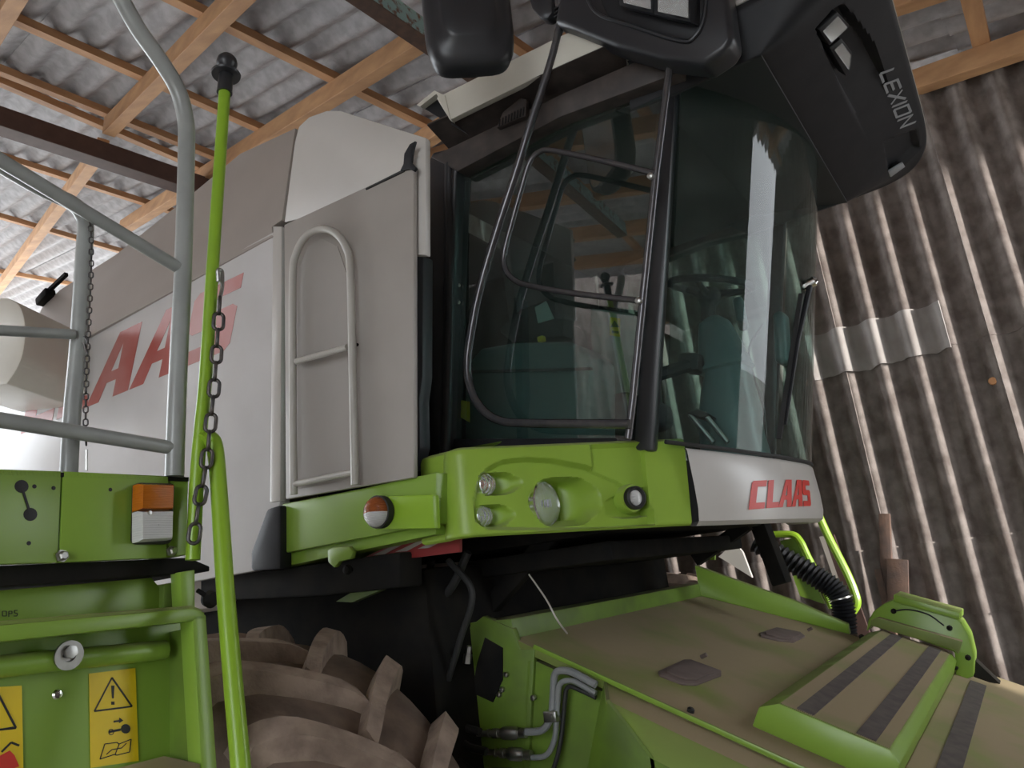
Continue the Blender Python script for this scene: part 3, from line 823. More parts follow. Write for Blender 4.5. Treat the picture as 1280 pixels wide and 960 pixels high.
for dz, off in ((.012, .012), (.03, .014), (.05, .004)):
    rows.append([V((x + off * 0.7, YV + (y - YV) * (1 + off * .6), RZ + dz - .09 * ((y - YV) / .94) ** 6)) for x, y in rimp])
visor = finish(MB().grid(rows), 'front_visor', 'black', CH, 40)
# flat soffit behind the crease, over the glass
finish(MB().grid([[V((a[0], a[1], 3.472)) for a in crease], [V((min(a[0], -.72) - .1, YV + (a[1] - YV) * .97, 3.56)) for a in crease]]).thicken(.01), 'visor_soffit', 'cabdark', CH, 40)
rows = []
for dz, k in ((.040, .985), (.046, 1.010), (.060, 1.010), (.09, .97), (.15, .88), (.20, .74), (.215, .5), (.22, .02)):
    rows.append([V((-0.86 + (x + .86) * k - (1 - k) * .4, YV + (y - YV) * k, RZ + dz - .09 * ((y - YV) / .94) ** 6)) for x, y in rimp])
rdome = finish(MB().grid(rows), 'roof_dome', 'white', CH, 40)
def vis(u, v, up=0.0):
    """point on the visor underside seen at this pixel"""
    from mathutils.geometry import intersect_ray_tri
    d = ray(u, v).normalized(); best = None
    for r0, r1 in zip(VROWS, VROWS[1:]):
        for k in range(len(r0) - 1):
            for tri in ((r0[k], r0[k + 1], r1[k + 1]), (r0[k], r1[k + 1], r1[k])):
                p = intersect_ray_tri(*tri, d, EYE, True)
                if p is not None:
                    l = (p - EYE).length
                    if best is None or l < best[0]: best = (l, p.copy(), (tri[1] - tri[0]).cross(tri[2] - tri[0]).normalized())
    if best is None: return hit(u, v, VNU, VNU.dot(V((-.02, YV, RZ)))), -VNU
    n = best[2]
    if n.dot(d) > 0: n = -n
    return best[1] + n * up, n
VROWS = [[vpt(a, b, j / 14) for a, b in zip(crease, rimp)] for j in range(15)]
VROWS = [r[::4] for r in VROWS]
# two lamps in the visor recess
def vquad(pts_, up): return [vis(u, v, up)[0] for u, v in pts_]
vl = finish(MB().prism(vquad([(1023, 37), (1046, 14), (1062, 32), (1036, 57)], .004), VNU * .05, .006), 'visor_lamp', 'black', CH)
finish(MB().prism(vquad([(1027, 38), (1046, 19), (1058, 33), (1038, 52)], .010), VNU * .012, .003), 'lens', 'clear', vl)
finish(MB().prism(vquad([(1028, 38), (1046, 20), (1057, 33), (1038, 51)], .005), VNU * .003), 'reflector', 'chrome', vl)
vl = finish(MB().prism(vquad([(1037, 60), (1052, 48), (1066, 66), (1064, 84), (1058, 96)], .0), VNU * .05, .006), 'visor_lamp', 'black', CH)
finish(MB().prism(vquad([(1042, 62), (1052, 53), (1063, 68), (1061, 88)], .006), VNU * .012, .003), 'lens', 'clear', vl)
finish(MB().prism(vquad([(1043, 62), (1052, 54), (1062, 68), (1060, 86)], .002), VNU * .003), 'reflector', 'chrome', vl)
finish(MB().prism(vquad([(1110, 214), (1128, 203), (1131, 208), (1113, 221)], .004), VNU * .01, .002), 'recess_trim', 'grey_text', visor)
# model lettering on the visor edge
LX = {'L': [[(0, 1), (0, 0), (.6, 0)]], 'E': [[(.6, 1), (0, 1), (0, 0), (.6, 0)], [(0, .5), (.55, .5)]], 'X': [[(0, 1), (.62, 0)], [(.62, 1), (0, 0)]], 'I': [[(0, 1), (0, 0)]],
      'O': [[(0, 0), (0, 1), (.55, 1), (.55, 0), (0, 0)]], 'N': [[(0, 0), (0, 1), (.55, 0), (.55, 1)]]}
wd = {'L': .78, 'E': .80, 'X': .84, 'I': .26, 'O': .80, 'N': .6}
xx = 0; tot = sum(wd[c] for c in 'LEXION')
for ch in 'LEXION':
    mb = MB()
    for st_ in LX[ch]:
        P_ = []
        for (gx_, gy_) in st_:
            f_ = (xx + gx_) / tot
            bu, bv = 1100 + (1126 - 1100) * f_, 92 + (160 - 92) * f_ + 3 * f_ * (1 - f_)
            tu, tv = 1116 + (1144 - 1116) * f_, 86 + (153 - 86) * f_ + 3 * f_ * (1 - f_)
            P_.append(vis(bu + (tu - bu) * gy_, bv + (tv - bv) * gy_, .002)[0])
        for a, b in zip(P_, P_[1:]):
            d_ = (b - a).normalized(); mb.bar(a - d_ * .003, b + d_ * .003, .011, .002, VNU)
    finish(mb, 'letter', 'grey_text', visor, 0); xx += wd[ch]

# cream roof edge strip along the right side
sy = 2.36
st = [hy(545, 122, sy), hy(700, 45, sy), hy(860, -22, sy), hy(860, 12, sy), hy(700, 82, sy), hy(562, 150, sy)]
rs_ = finish(MB().prism(st, (0, .03, 0), .004), 'roof_side_edge', 'cream', CH)
finish(MB().prism([hy(543, 113, sy - .005), hy(556, 119, sy - .005), hy(563, 151, sy - .005)], (0, .035, 0), .002).prism([hy(521, 131, sy), hy(543, 113, sy), hy(546, 117, sy), hy(525, 133, sy)], (0, .03, 0)), 'roof_edge_end', 'cream', rs_)
finish(MB().prism([hy(524, 132, sy + .04), hy(545, 116, sy + .04), hy(562, 150, sy + .04), hy(582, 166, sy + .04)], (0, .03, 0)), 'edge_lining', 'black', rs_)
zz = st[5].z
a_, b_ = st[5], st[3]
finish(MB().grid([[a_ + V((-.12, .0, .03)), b_], [a_ + V((-.12, .25, -.06)), b_ + V((0, .25, -.04))]]).thicken(.01), 'roof_gutter', 'brown_black', CH, 0)

# ---- mirror, light pod and grab tubes
def rounded_block(c, sx, sy, sz, rot, bev, name, m, parent):
    return finish(MB().box(c, (sx, sy, sz), rot, bev, 5), name, m, parent, 40)
# mirror housing: stacked superellipse sections, back faces the camera
mc = hy(583, 8, 1.95)
fw = (EYE - mc).normalized()
rt = fw.cross(V((0, 0, 1))).normalized() * -1
mrot = Matrix((rt, fw, V((0, 0, 1)))).transposed()
def sellipse(w, h, n=5.0, K=40):
    out = []
    for k in range(K):
        a = 2 * PI * k / K
        out.append((w * math.copysign(abs(math.cos(a)) ** (2 / n), math.cos(a)), h * math.copysign(abs(math.sin(a)) ** (2 / n), math.sin(a))))
    return out
mw = 51.5 * (mc - EYE).length / F * .96; mh = 0.265
rows = []
ax_r = V((0.80, .60, 0)); ax_f = V((0.60, -0.80, -.10)).normalized(); ax_u = V((.02, .0, 1))
for d, kw, kh, oz in ((-.05, .96, .97, 0), (.0, 1.0, 1.0, 0), (.02, .99, .99, 0), (.045, .93, .95, .0), (.058, .80, .88, .010), (.066, .66, .80, .018), (.080, .62, .76, .022), (.086, .56, .72, .024), (.088, .3, .4, .024), (.088, .02, .02, .024)):
    rows.append([mc + ax_r * (x * kw) + ax_u * (y * kh + oz) + ax_f * d for x, y in sellipse(mw, mh)])
mir = finish(MB().grid(rows, True).poly(list(reversed(rows[0]))), 'mirror_housing', 'black_soft', CH, 50)
finish(MB().prism([p + ax_f * .002 for p in [mc + ax_r * (x * .88) + ax_u * (y * .9) - ax_f * .05 for x, y in sellipse(mw, mh)]], ax_f * -.006), 'mirror_glass', 'chrome', mir, 0)
finish(MB().tube(catmull([hy(584, -120, 1.97), hy(640, -110, 2.1), hy(690, -40, 2.3), hy(700, 10, 2.34)], 6), .018, 10), 'mirror_arm', 'black_tube', CH)
# light pod
PY = 2.30
def pp(pts, y=PY): return [hy(u, v, y) for u, v in pts]
pod_o = [(692, 28), (696, 8), (705, -30), (905, -40), (916, 48), (906, 62), (880, 80), (830, 74), (770, 58), (715, 36)]
pod = finish(MB().prism(pp(pod_o), (.0, .12, -.0), .022, 4), 'light_pod', 'black_soft', CH, 45)
finish(MB().prism(pp([(735, -30), (760, 22), (800, 38), (858, 50), (873, 40), (880, 10), (880, -30)], PY - .004), (.0, .02, 0), .008), 'pod_recess', 'black', pod)
rimc = [hy(u, v, PY - .006) for u, v in [(728, -30), (736, 2), (752, 20), (790, 32), (850, 51), (868, 46), (880, 22), (884, -30)]]
finish(MB().tube(catmull(rimc, 5), .007, 8), 'pod_lip', 'black_soft', pod)
for (u0, v0, u1, v1, w) in ((779, 0, 813, 11, 0), (822, 2, 860, 22, 0)):
    q = pp([(u0 - 6, v0 - 60), (u1 + 3, v0 - 55), (u1 + 3, v1 + 6), (u0 - 6, v1 - 4)], PY - .05)
    wl = finish(MB().prism(q, (0.02, .05, 0), .008), 'work_light', 'black', CH)
    q = pp([(u0, v0 - 50), (u1, v0 - 46), (u1, v1), (u0, v1 - 8)], PY - .058)
    finish(MB().prism(q, (0, .01, 0), .003), 'lens', 'chrome', wl)
    q = pp([(u0, v0 - 50), (u1, v0 - 46), (u1, v1), (u0, v1 - 8)], PY - .066)
    finish(MB().prism(q, (0, .005, 0), .002), 'lens', 'clear', wl)
finish(MB().prism(pp([(655, -20), (690, -20), (690, 15), (684, 23), (674, 22), (664, 10)], 2.33), (0, .06, 0), .012), 'mirror_bracket', 'black_soft', CH)
for k in range(3):
    finish(MB().bar(pp([(693, 12 + 5 * k)], 2.32)[0], pp([(703, 5 + 5 * k)], 2.32)[0], .008, .006), 'bracket_rib', 'black', CH)
# grab tubes in front of the side window
TYB = 2.36
lg = [hy(u, v, TYB) for u, v in [(702, 25), (688, 80), (665, 150), (645, 215), (622, 285), (600, 360), (588, 420), (584, 460), (590, 490), (604, 513), (626, 526), (660, 529), (787, 530)]]
finish(MB().tube(catmull(lg, 6), .0165, 12), 'grab_rail', 'black_tube', CH)
ug = [hy(u, v, TYB + .01) for u, v in [(818, 217), (800, 212), (740, 198), (690, 188), (674, 190), (662, 203), (652, 235), (638, 285), (630, 318), (632, 337), (643, 350), (662, 357), (720, 367), (800, 376)]]
finish(MB().tube(catmull(ug, 6), .011, 12), 'window_guard_rail', 'black_tube', CH)
finish(MB().tube([hy(837, 84, TYB + .02), hy(820, 215, TYB + .02), hy(805, 360, TYB + .02), hy(791, 500, TYB + .02), hy(785, 548, TYB + .02)], .0135, 12), 'upright_rail', 'black_tube', CH)
for u, v in ((813, 220), (798, 376)):
    finish(MB().lathe(hy(u, v, TYB - .005), (0, -1, 0), [(.011, -.01), (.011, .006), (.006, .009), (0, .009)], 10), 'rail_bolt', 'zinc', CH)

# ---- wiper and far mirror
wp = [wsc(3.24, hy(1000, 358, 3.24).z) + V((.02, 0, 0)), wsc(3.12, 2.6) + V((.02, 0, 0)), wsc(3.04, 2.27) + V((.02, 0, 0))]
w_ = finish(MB().tube(wp, [.013, .010, .006], 8), 'wiper_arm', 'black', CH)
finish(MB().bar(wsc(3.17, 2.80) + V((.008, 0, 0)), wsc(3.02, 2.22) + V((.008, 0, 0)), .014, .018, (1, 0, 0)), 'wiper_blade', 'rubber', CH)
finish(MB().lathe(wp[0], (1, 0, .2), [(.022, -.03), (.022, .02), (.012, .03), (0, .03)], 12), 'wiper_pivot', 'chrome', w_)
rounded_block((-.93, 3.62, 2.93), .05, .2, .13, Matrix.Rotation(.25, 3, 'Z'), .03, 'inner_mirror', 'cabteal', CH)
rounded_block((-.80, 3.78, 2.80), .06, .12, .26, Matrix.Rotation(.15, 3, 'Y'), .03, 'wiper_motor', 'cabteal', CH)
finish(MB().tube(catmull([(-.85, 3.66, 2.86), (-.90, 3.5, 2.7), (-.88, 3.48, 2.45), (-.9, 3.5, 2.3)], 6), .006, 6), 'cable', 'rubber', CH)

# ---- inside the cab
sc0 = hy(888, 357, YC)
ax = V((.30, -.06, .95)).normalized(); e = V((.95, 0, -.30)).normalized(); f = ax.cross(e)
RW = .178
stw = finish(MB().tube([sc0 + (e * math.cos(2 * PI * k / 40) + f * math.sin(2 * PI * k / 40)) * RW for k in range(40)], .0165, 10, True), 'steering_wheel', 'cabdark', CH)
for a in (0.5, 2.6, 4.7):
    finish(MB().tube([sc0 - ax * .05, sc0 - ax * .03 + (e * math.cos(a) + f * math.sin(a)) * .09, sc0 + (e * math.cos(a) + f * math.sin(a)) * RW], [.022, .014, .013], 8), 'spoke', 'cabdark', stw)
finish(MB().lathe(sc0 - ax * .07, ax, [(.03, -.09), (.035, -.02), (.05, .0), (.05, .04), (.03, .06), (0, .06)], 20), 'hub', 'cabdark', stw)
top = hy(893, 405, YC); mid = hy(908, 462, YC); lowp = hy(915, 545, YC)
def ring(c, rx, ry): return [c + V((rx * math.copysign(abs(math.cos(a)) ** .7, math.cos(a)), ry * math.copysign(abs(math.sin(a)) ** .7, math.sin(a)), 0)) for a in [2 * PI * k / 28 for k in range(28)]]
rows = [ring(top + V((0, 0, .03)), .03, .03), ring(top, .065, .075), ring(top.lerp(mid, .4), .085, .10), ring(mid, .115, .12), ring(mid + V((0.005, 0, -.01)), .095, .105), ring(mid.lerp(lowp, .3), .11, .115), ring(mid.lerp(lowp, .7), .13, .125), ring(lowp, .13, .13), ring(lowp + V((.0, 0, -.12)), .14, .14)]
finish(MB().grid(rows, True), 'steering_column', 'cabteal', CH, 40)
finish(MB().box(hy(868, 455, 3.22), (.10, .16, .08), Matrix.Rotation(.3, 3, 'Y'), .02).tube([hy(876, 452, 3.2), hy(818, 470, 3.05)], .03, 8), 'switch_pod', 'cabdark', CH)
for du in (0, 18):
    finish(MB().tube([hy(862 + du, 518 - du * .1, 3.0), hy(892 + du, 553, 3.0)], .010, 8), 'pedal_arm', 'zinc', CH)
finish(MB().prism([hy(u, v, 2.98) for u, v in [(858, 516), (872, 511), (888, 518), (876, 522)]], (0, .08, -.01), .004), 'pedal', 'rubber', CH)
finish(MB().prism([hy(u, v, 2.72) for u, v in [(580, 460), (600, 435), (640, 428), (712, 426), (735, 445), (735, 560), (580, 560)]], (0, .26, 0), .02, 3), 'control_console', 'cabteal', CH)
finish(MB().prism([hy(u, v, 2.70) for u, v in [(582, 463), (738, 459), (738, 462), (582, 466)]], (0, .02, 0)), 'console_seam', 'cabdark', CH)
finish(MB().prism([hy(u, v, 2.86) for u, v in [(622, 412), (650, 386), (690, 372), (706, 392), (704, 420), (640, 428)]], (0, .10, 0), .012), 'monitor', 'cabdark', CH)
finish(MB().prism([hy(u, v, 2.85) for u, v in [(668, 384), (682, 376), (692, 398), (672, 404)]], (0, .01, 0), .003), 'monitor_screen', 'cabgrey', CH)
finish(MB().box(hy(677, 424, 2.74), (.03, .03, .025), None, .006), 'yellow_knob', 'yellow', CH)
# operator seat
seat_c = hy(712, 470, 3.2)
finish(MB().box((-1.56, YC, 2.50), (.48, .50, .14), None, .05, 4), 'seat_cushion', 'cabdark', CH, 45)
finish(MB().box((-1.76, YC, 2.80), (.14, .48, .55), Matrix.Rotation(-.12, 3, 'Y'), .05, 4), 'seat_back', 'cabdark', CH, 45)
finish(MB().box((-1.56, YC, 2.28), (.34, .34, .30), None, .03), 'seat_base', 'cabdark', CH)
# pale door pillar panel on the far side, with a warning label
dp = [hy(u, v, 3.95) for u, v in [(738, 385), (792, 392), (812, 560), (738, 560)]]
dpo = finish(MB().prism(dp, (0, .05, 0), .01), 'far_door_panel', 'cabgrey', CH)
finish(MB().prism([hy(u, v, 3.945) for u, v in [(762, 396), (775, 398), (775, 421), (762, 419)]], (0, .003, 0)), 'warning_label', 'yellow', dpo)
finish(MB().prism([hy(u, v, 3.942) for u, v in [(768, 400), (774, 409), (763, 409)]], (0, .002, 0)), 'warning_symbol', 'ink', dpo)
finish(MB().prism([hy(u, v, 3.942) for u, v in [(765, 413), (773, 414), (773, 417), (765, 416)]], (0, .002, 0)), 'warning_symbol', 'ink', dpo)
finish(MB().prism([hy(u, v, 2.53) for u, v in [(575, 500), (587, 502), (587, 528), (576, 522)]], (0, .003, 0)), 'yellow_label', 'yellow', CH)

# ---- under the cab
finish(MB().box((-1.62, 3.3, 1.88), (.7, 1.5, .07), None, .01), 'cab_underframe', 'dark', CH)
finish(MB().bar(hy(598, 775, 2.62), hy(692, 668, 2.62), .05, .07, (1, 0, 0), .005), 'support_strut', 'dark', CH)
finish(MB().bar(hy(870, 700, 3.9), hy(935, 655, 3.9), .06, .06, (1, 0, 0)), 'support_strut', 'dark', CH)
finish(MB().bar(hy(948, 650, 4.2), hy(978, 730, 4.2), .12, .08, (1, 0, 0), .01), 'cab_mount', 'dark', CH)
for k, (pts_, r) in enumerate([([(520, 700), (505, 760), (520, 850), (565, 900), (600, 915)], .014), ([(540, 700), (525, 770), (530, 860), (575, 925), (608, 940)], .014), ([(585, 690), (560, 740), (515, 775), (505, 850)], .016), ([(500, 720), (490, 780), (500, 860), (560, 940), (600, 975)], .018), ([(560, 700), (590, 740), (575, 800), (560, 850)], .012)]):
    finish(MB().tube(catmull([hy(u, v, 2.36 - .02 * k) for u, v in pts_], 8), r, 10), 'hydraulic_hose', 'rubber', CH)
for u, v in ((523, 790), (557, 822), (585, 818)):
    finish(MB().lathe(hy(u, v, 2.34), (.3, 0, 1), [(.010, -.03), (.016, -.03), (.016, .0), (.011, .0), (.011, .03)], 6, True, True), 'hose_fitting', 'zinc', CH)
finish(MB().box((-1.95, 2.62, 1.45), (.14, .35, .40), None, .02).box((-1.8, 2.50, 1.55), (.08, .10, .22), None, .01), 'valve_block', 'dark', CH)

# ================================================================== feeder house (front of the machine)
FN = V((.45, 0, 1)).normalized(); FO = FN.dot(V((-1.67, 0, 1.62)))
EQ = V((1, 0, -.45)).normalized()
def fz(u, v, h=0.0): return hit(u, v, FN, FO + h)
def fxy(x, y, h=0.0): return V((x, y, 1.62 - .45 * (x + 1.67))) + FN * h
YF0, YF1 = 2.44, 4.78
top = finish(MB().prism([fxy(-1.72, YF0), fxy(-1.72, YF1), fxy(-.10, YF1), fxy(-.10, YF0)], FN * -.03, .003), 'feeder_top_plate', 'green_dusty', CH)
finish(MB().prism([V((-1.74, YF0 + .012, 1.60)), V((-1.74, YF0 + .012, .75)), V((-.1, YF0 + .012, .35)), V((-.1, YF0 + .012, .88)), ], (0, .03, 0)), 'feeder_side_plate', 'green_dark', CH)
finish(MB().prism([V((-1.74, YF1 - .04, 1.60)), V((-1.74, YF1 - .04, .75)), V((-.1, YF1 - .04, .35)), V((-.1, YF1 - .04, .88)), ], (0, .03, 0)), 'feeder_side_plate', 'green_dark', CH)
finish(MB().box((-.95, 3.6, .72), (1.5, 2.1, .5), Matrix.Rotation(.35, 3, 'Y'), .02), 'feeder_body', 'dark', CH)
# rear cross flange
fz0 = [hx(642, 805, -1.66), hx(888, 748, -1.66), hx(888, 734, -1.66), hx(642, 784, -1.66)]
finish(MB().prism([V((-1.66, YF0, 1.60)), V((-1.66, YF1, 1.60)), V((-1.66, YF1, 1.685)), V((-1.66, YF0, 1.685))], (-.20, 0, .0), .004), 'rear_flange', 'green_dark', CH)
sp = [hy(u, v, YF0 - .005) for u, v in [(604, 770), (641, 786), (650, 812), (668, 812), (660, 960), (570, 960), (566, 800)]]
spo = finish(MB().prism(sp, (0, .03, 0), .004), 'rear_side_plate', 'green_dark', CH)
finish(MB().prism([hy(u, v, YF0 - .010) for u, v in [(606, 797), (628, 810), (628, 850), (616, 878), (590, 866), (596, 830)]], (0, .004, 0)), 'dark_cover', 'dark', spo)
for u, v in ((633, 843), (628, 862), (624, 868), (667, 872)):
    finish(MB().lathe(hy(u, v, YF0 - .012), (0, -1, 0), [(.010, -.005), (.010, .008), (.006, .012), (0, .012)], 8), 'bolt', 'zinc', spo)
# welded seam strip
finish(MB().prism([hy(u, v, YF0 - .006) for u, v in [(660, 826), (663, 826), (655, 960), (651, 960)]], (0, .006, 0)), 'weld_seam', 'green_dark', spo)
# top edge rolled lip on the right
finish(MB().bar(fxy(-1.58, YF0, .005), fxy(-.6, YF0, .005), .012, .016, FN, .003), 'edge_lip', 'green', CH)
# hatches: hexagonal covers lying on the plate
for pts_ in ([(822, 842), (854, 827), (863, 827), (901, 841), (901, 846), (870, 858), (852, 857), (824, 846)], [(949, 793), (970, 786), (1000, 792), (1006, 797), (992, 804), (972, 802), (951, 797)]):
    P_ = [fz(u, v) for u, v in pts_]; c = sum(P_, V()) / len(P_)
    ho = finish(MB().prism(P_, FN * .010, .003), 'inspection_hatch', 'hatch', CH)
    finish(MB().prism([c + (p - c) * .76 + FN * .010 for p in P_], FN * .008, .003), 'hatch_lid', 'hatch', ho)
    hp = c + (P_[3] - c) * .9
    finish(MB().tube([P_[2] + FN * .012 + V((.03, .03, 0)), P_[2] + FN * .022 + V((.05, .03, 0))], .008, 8), 'hatch_knob', 'hatch', ho)
# raised left rail of the feeder
finish(MB().prism([fz(875, 745), fz(1062, 793), fz(1062, 793) + V((0, 0, .055)), fz(1000, 775) + V((0, .0, .10)), fz(875, 745) + V((0, 0, .17))], (0, .05, 0), .004), 'feeder_side_rail', 'green', CH)
# right-hand outer deck: dusty strip, bright slope, end face in shade-darkened green
a0 = fz(753, 848, -.006); a1 = fxy(-.15, a0.y, -.006)
b0_ = fz(771, 870, -.006)
s1 = fxy(-.15, YF0 - .14, -.006); s0 = fxy(b0_.x, YF0 - .14, -.006)
e0 = fxy(a0.x + .02, YF0, -.006)
finish(MB().prism([e0, fxy(-.12, YF0, -.006), s1, s0], FN * -.012, .002), 'deck_strip', 'green_dusty', CH)
low0 = hy(812, 947, s0.y - .10); low1 = V((-.15, low0.y, low0.z - .45 * (-.15 - low0.x)))
finish(MB().prism([s0, s1, low1, low0], (0, .012, -.012), .002), 'deck_slope', 'green', CH)
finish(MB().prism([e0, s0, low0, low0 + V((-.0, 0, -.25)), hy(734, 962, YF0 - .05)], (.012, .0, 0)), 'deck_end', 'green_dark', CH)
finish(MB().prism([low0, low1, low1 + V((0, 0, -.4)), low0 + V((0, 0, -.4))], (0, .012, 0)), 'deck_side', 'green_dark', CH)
finish(MB().lathe(fz(863, 890), FN, [(.012, 0), (.012, .010), (.008, .014), (0, .014)], 10), 'rubber_plug', 'rubber', CH)

# step box with anti-slip strips
n0 = fz(940, 908); yb = n0.y
BH = min((abs(fz(955, 872, h_ * .002).y - yb), h_ * .002) for h_ in range(20, 90))[1]
xl = fz(955, 872, BH).x; xr = fz(1097, 922, BH).x
print('box', n0, xl, xr, fz(1095, 785, BH), fz(1188, 815, BH))
yfar = fz(1095, 785, BH).y
ch = .028
prof = [(n0.x, 0), (n0.x + .006, BH - .035), (xl, BH), (xr, BH), (xr + ch * 1.0, BH - ch), (xr + ch, 0)]
def onb(x, y, h): return V((x, y, 1.62 - .45 * (x + 1.67))) + FN * h
bx = finish(MB().prism([onb(x, yb, h) for x, h in prof], (0, yfar - yb, 0), .005), 'step_box', 'green', CH)
bx_top = finish(MB().prism([onb(xl + .004, yb + .005, BH), onb(xr - .004, yb + .005, BH), onb(xr - .004, yfar, BH), onb(xl + .004, yfar, BH)], FN * .002), 'step_top', 'green_dusty', bx)
for ua, ub, va, vb in ((985, 1008, 873, 882),):
    pass
def strip(x0, x1, y0, y1, h, par):
    return finish(MB().prism([onb(x0, y0, h), onb(x1, y0, h), onb(x1, y1, h), onb(x0, y1, h)], FN * .003), 'antislip_strip', 'tread', par, 0)
w_ = xr - xl
strip(xl + .16 * w_, xl + .32 * w_, yb + .015, yfar - .03, BH + .002, bx)
strip(xl + .70 * w_, xl + .87 * w_, yb + .015, yfar - .03, BH + .002, bx)
# lower deck in front of the box
xd0 = xr + .03
dk = finish(MB().prism([onb(xd0, yb - .1, .004), onb(xd0, yfar + .35, .004), onb(xd0 + .9, yfar + .35, .004), onb(xd0 + .9, yb - .1, .004)], FN * -.03), 'lower_deck', 'green_dusty', CH)
d0 = fz(1215, 862, -.03).x; d1 = fz(1245, 868, -.03).x
print('deck strip', fz(1175, 960, -.03), fz(1205, 960, -.03), fz(1222, 858, -.03), fz(1243, 862, -.03))
sx0 = fz(1170, 960).x; sx1 = fz(1204, 960).x
print('sx', sx0, sx1, fz(1222, 858).x, fz(1243, 862).x, xr, xd0)
strip(sx0, sx1, yb, fz(1230, 858).y, .005, dk)
strip(sx0 + .26, sx1 + .28, yb, fz(1230, 858).y, .005, dk)
# rounded drive housing at the far end of the box
yh = yfar + .02
hp_ = [hy(u, v, yh) for u, v in [(1083, 790), (1085, 776), (1092, 764), (1104, 755), (1120, 749), (1160, 762), (1190, 769), (1202, 778), (1212, 795), (1218, 820), (1217, 846), (1205, 850), (1195, 850), (1193, 815), (1090, 780)]]
hs = finish(MB().prism(hp_, (.0, .20, 0), .008), 'drive_housing', 'green', CH)
finish(MB().prism([hy(u, v, yh - .05) for u, v in [(1088, 776), (1097, 772), (1203, 802), (1198, 818), (1192, 812), (1088, 782)]], (0, .06, 0), .004), 'housing_ledge', 'green_dusty', hs)
finish(MB().tube(catmull([hy(u, v, yh - .008) for u, v in [(1117, 764), (1135, 762), (1160, 768), (1180, 782)]], 6), .004, 6), 'housing_spring', 'rubber', hs)
for u, v in ((1117, 764), (1187, 785), (1210, 822), (1077, 796)):
    finish(MB().lathe(hy(u, v, yh - .004), (0, -1, 0), [(.014, -.005), (.014, .006), (.007, .016), (0, .016)], 8), 'bolt', 'dark', hs)
finish(MB().prism([hy(1117, 743, yh - .03), hy(1200, 766, yh - .03), hy(1200, 775, yh - .03), hy(1117, 752, yh - .03)], (.0, .24, .0), .004), 'tread_plate', 'green', CH)
finish(MB().prism([hy(1213, 820, yh + .1), hy(1250, 855, yh + .1), hy(1218, 850, yh + .1)], (0, .1, 0)), 'housing_foot', 'dark', CH)
for k in range(6):
    p = hy(1194 + random.uniform(-6, 4), 835 + 4 * k, yh - .03)
    finish(MB().lathe(p, (1, -.5, .3), [(.008, -.01), (.012, .0), (.006, .012), (0, .012)], 6), 'linkage_fitting', 'dark', CH)

# hydraulic pipes with couplings
py = YF0 - .06
pa = fil([hy(u, v, py) for u, v in [(655, 915), (680, 914), (690, 895), (693, 838), (712, 838), (745, 856)]], [.05, .04, .05, .03], 6)
pb_ = fil([hy(u, v, py) for u, v in [(665, 947), (684, 946), (694, 925), (699, 852), (716, 850), (745, 867)]], [.05, .05, .04, .02], 6)
h1 = finish(MB().tube(pa, .0125, 10), 'hydraulic_pipe', 'pipe', CH)
h2 = finish(MB().tube(pb_, .0095, 10), 'hydraulic_pipe', 'pipe', CH)
finish(MB().tube(fil([hy(u, v, py + .02) for u, v in [(745, 872), (708, 855), (702, 920), (696, 950), (686, 975)]], .03), .008, 8), 'cable', 'rubber', CH)
for (u0, v0, u1, v1, o_) in ((597, 917, 658, 916, h1), (606, 940, 664, 944, h2)):
    P0 = hy(u0, v0, py); P1 = hy(u1, v1, py); d = P1 - P0; L_ = d.length; d.normalize()
    prof = [(0, .009), (.22, .009), (.22, .013), (.26, .013), (.26, .010), (.34, .010), (.34, .015), (.44, .015), (.44, .012), (.52, .012), (.52, .017), (.56, .020), (.78, .020), (.82, .016), (.86, .016), (.86, .012), (.90, .015), (1.0, .015)]
    finish(MB().lathe(P0, d, [(r * 1.1, t * L_) for t, r in prof], 14, True, True), 'coupling', 'zinc', o_)
finish(MB().box(hy(690, 895, py - .004), (.05, .035, .035), None, .004), 'pipe_clamp', 'zinc', h1)
finish(MB().lathe(hy(689, 896, py - .024), (0, -1, 0), [(.009, 0), (.009, .008), (0, .009)], 6), 'clamp_bolt', 'zinc', h1)

# big ribbed hose and ladder rails on the far side
hp2 = catmull([hy(u, v, 4.9) for u, v in [(945, 678), (985, 700), (1022, 722), (1046, 740), (1055, 765), (1056, 790)]], 12)
rad = [.062 + .007 * math.cos(i * PI) for i in range(len(hp2))]
finish(MB().tube(hp2, rad, 14), 'ribbed_hose', 'black', CH, 20)
i_ = int(len(hp2) * .66)
finish(MB().tube([hp2[i_] - (hp2[i_ + 1] - hp2[i_]) * .2, hp2[i_] + (hp2[i_ + 1] - hp2[i_]) * .6], .071, 16), 'hose_clamp', 'zinc', CH)
YL = 5.05
finish(MB().tube(catmull([hy(u, v, YL) for u, v in [(1018, 632), (1035, 670), (1058, 715), (1069, 742), (1071, 755), (1066, 764)]], 6), .024, 10), 'ladder_rail', 'rod', CH)
finish(MB().tube(catmull([hy(u, v, YL) for u, v in [(955, 669), (988, 668), (1000, 676), (1010, 696), (1030, 735), (1040, 760)]], 6), .022, 10), 'ladder_rail', 'rod', CH)
finish(MB().prism([hy(u, v, YL) for u, v in [(975, 676), (994, 672), (1008, 705), (1030, 755), (1000, 745)]], (0, .04, 0)), 'ladder_plate', 'green', CH)
finish(MB().prism([hy(u, v, YL + .2) for u, v in [(898, 696), (918, 678), (928, 690), (940, 722), (905, 700)]], (0, .03, 0)), 'far_panel', 'white', CH)
finish(MB().prism([hy(u, v, YL + .1) for u, v in [(886, 672), (893, 670), (893, 700), (888, 700)]], (0, .03, 0)), 'ladder_bar', 'rod', CH)

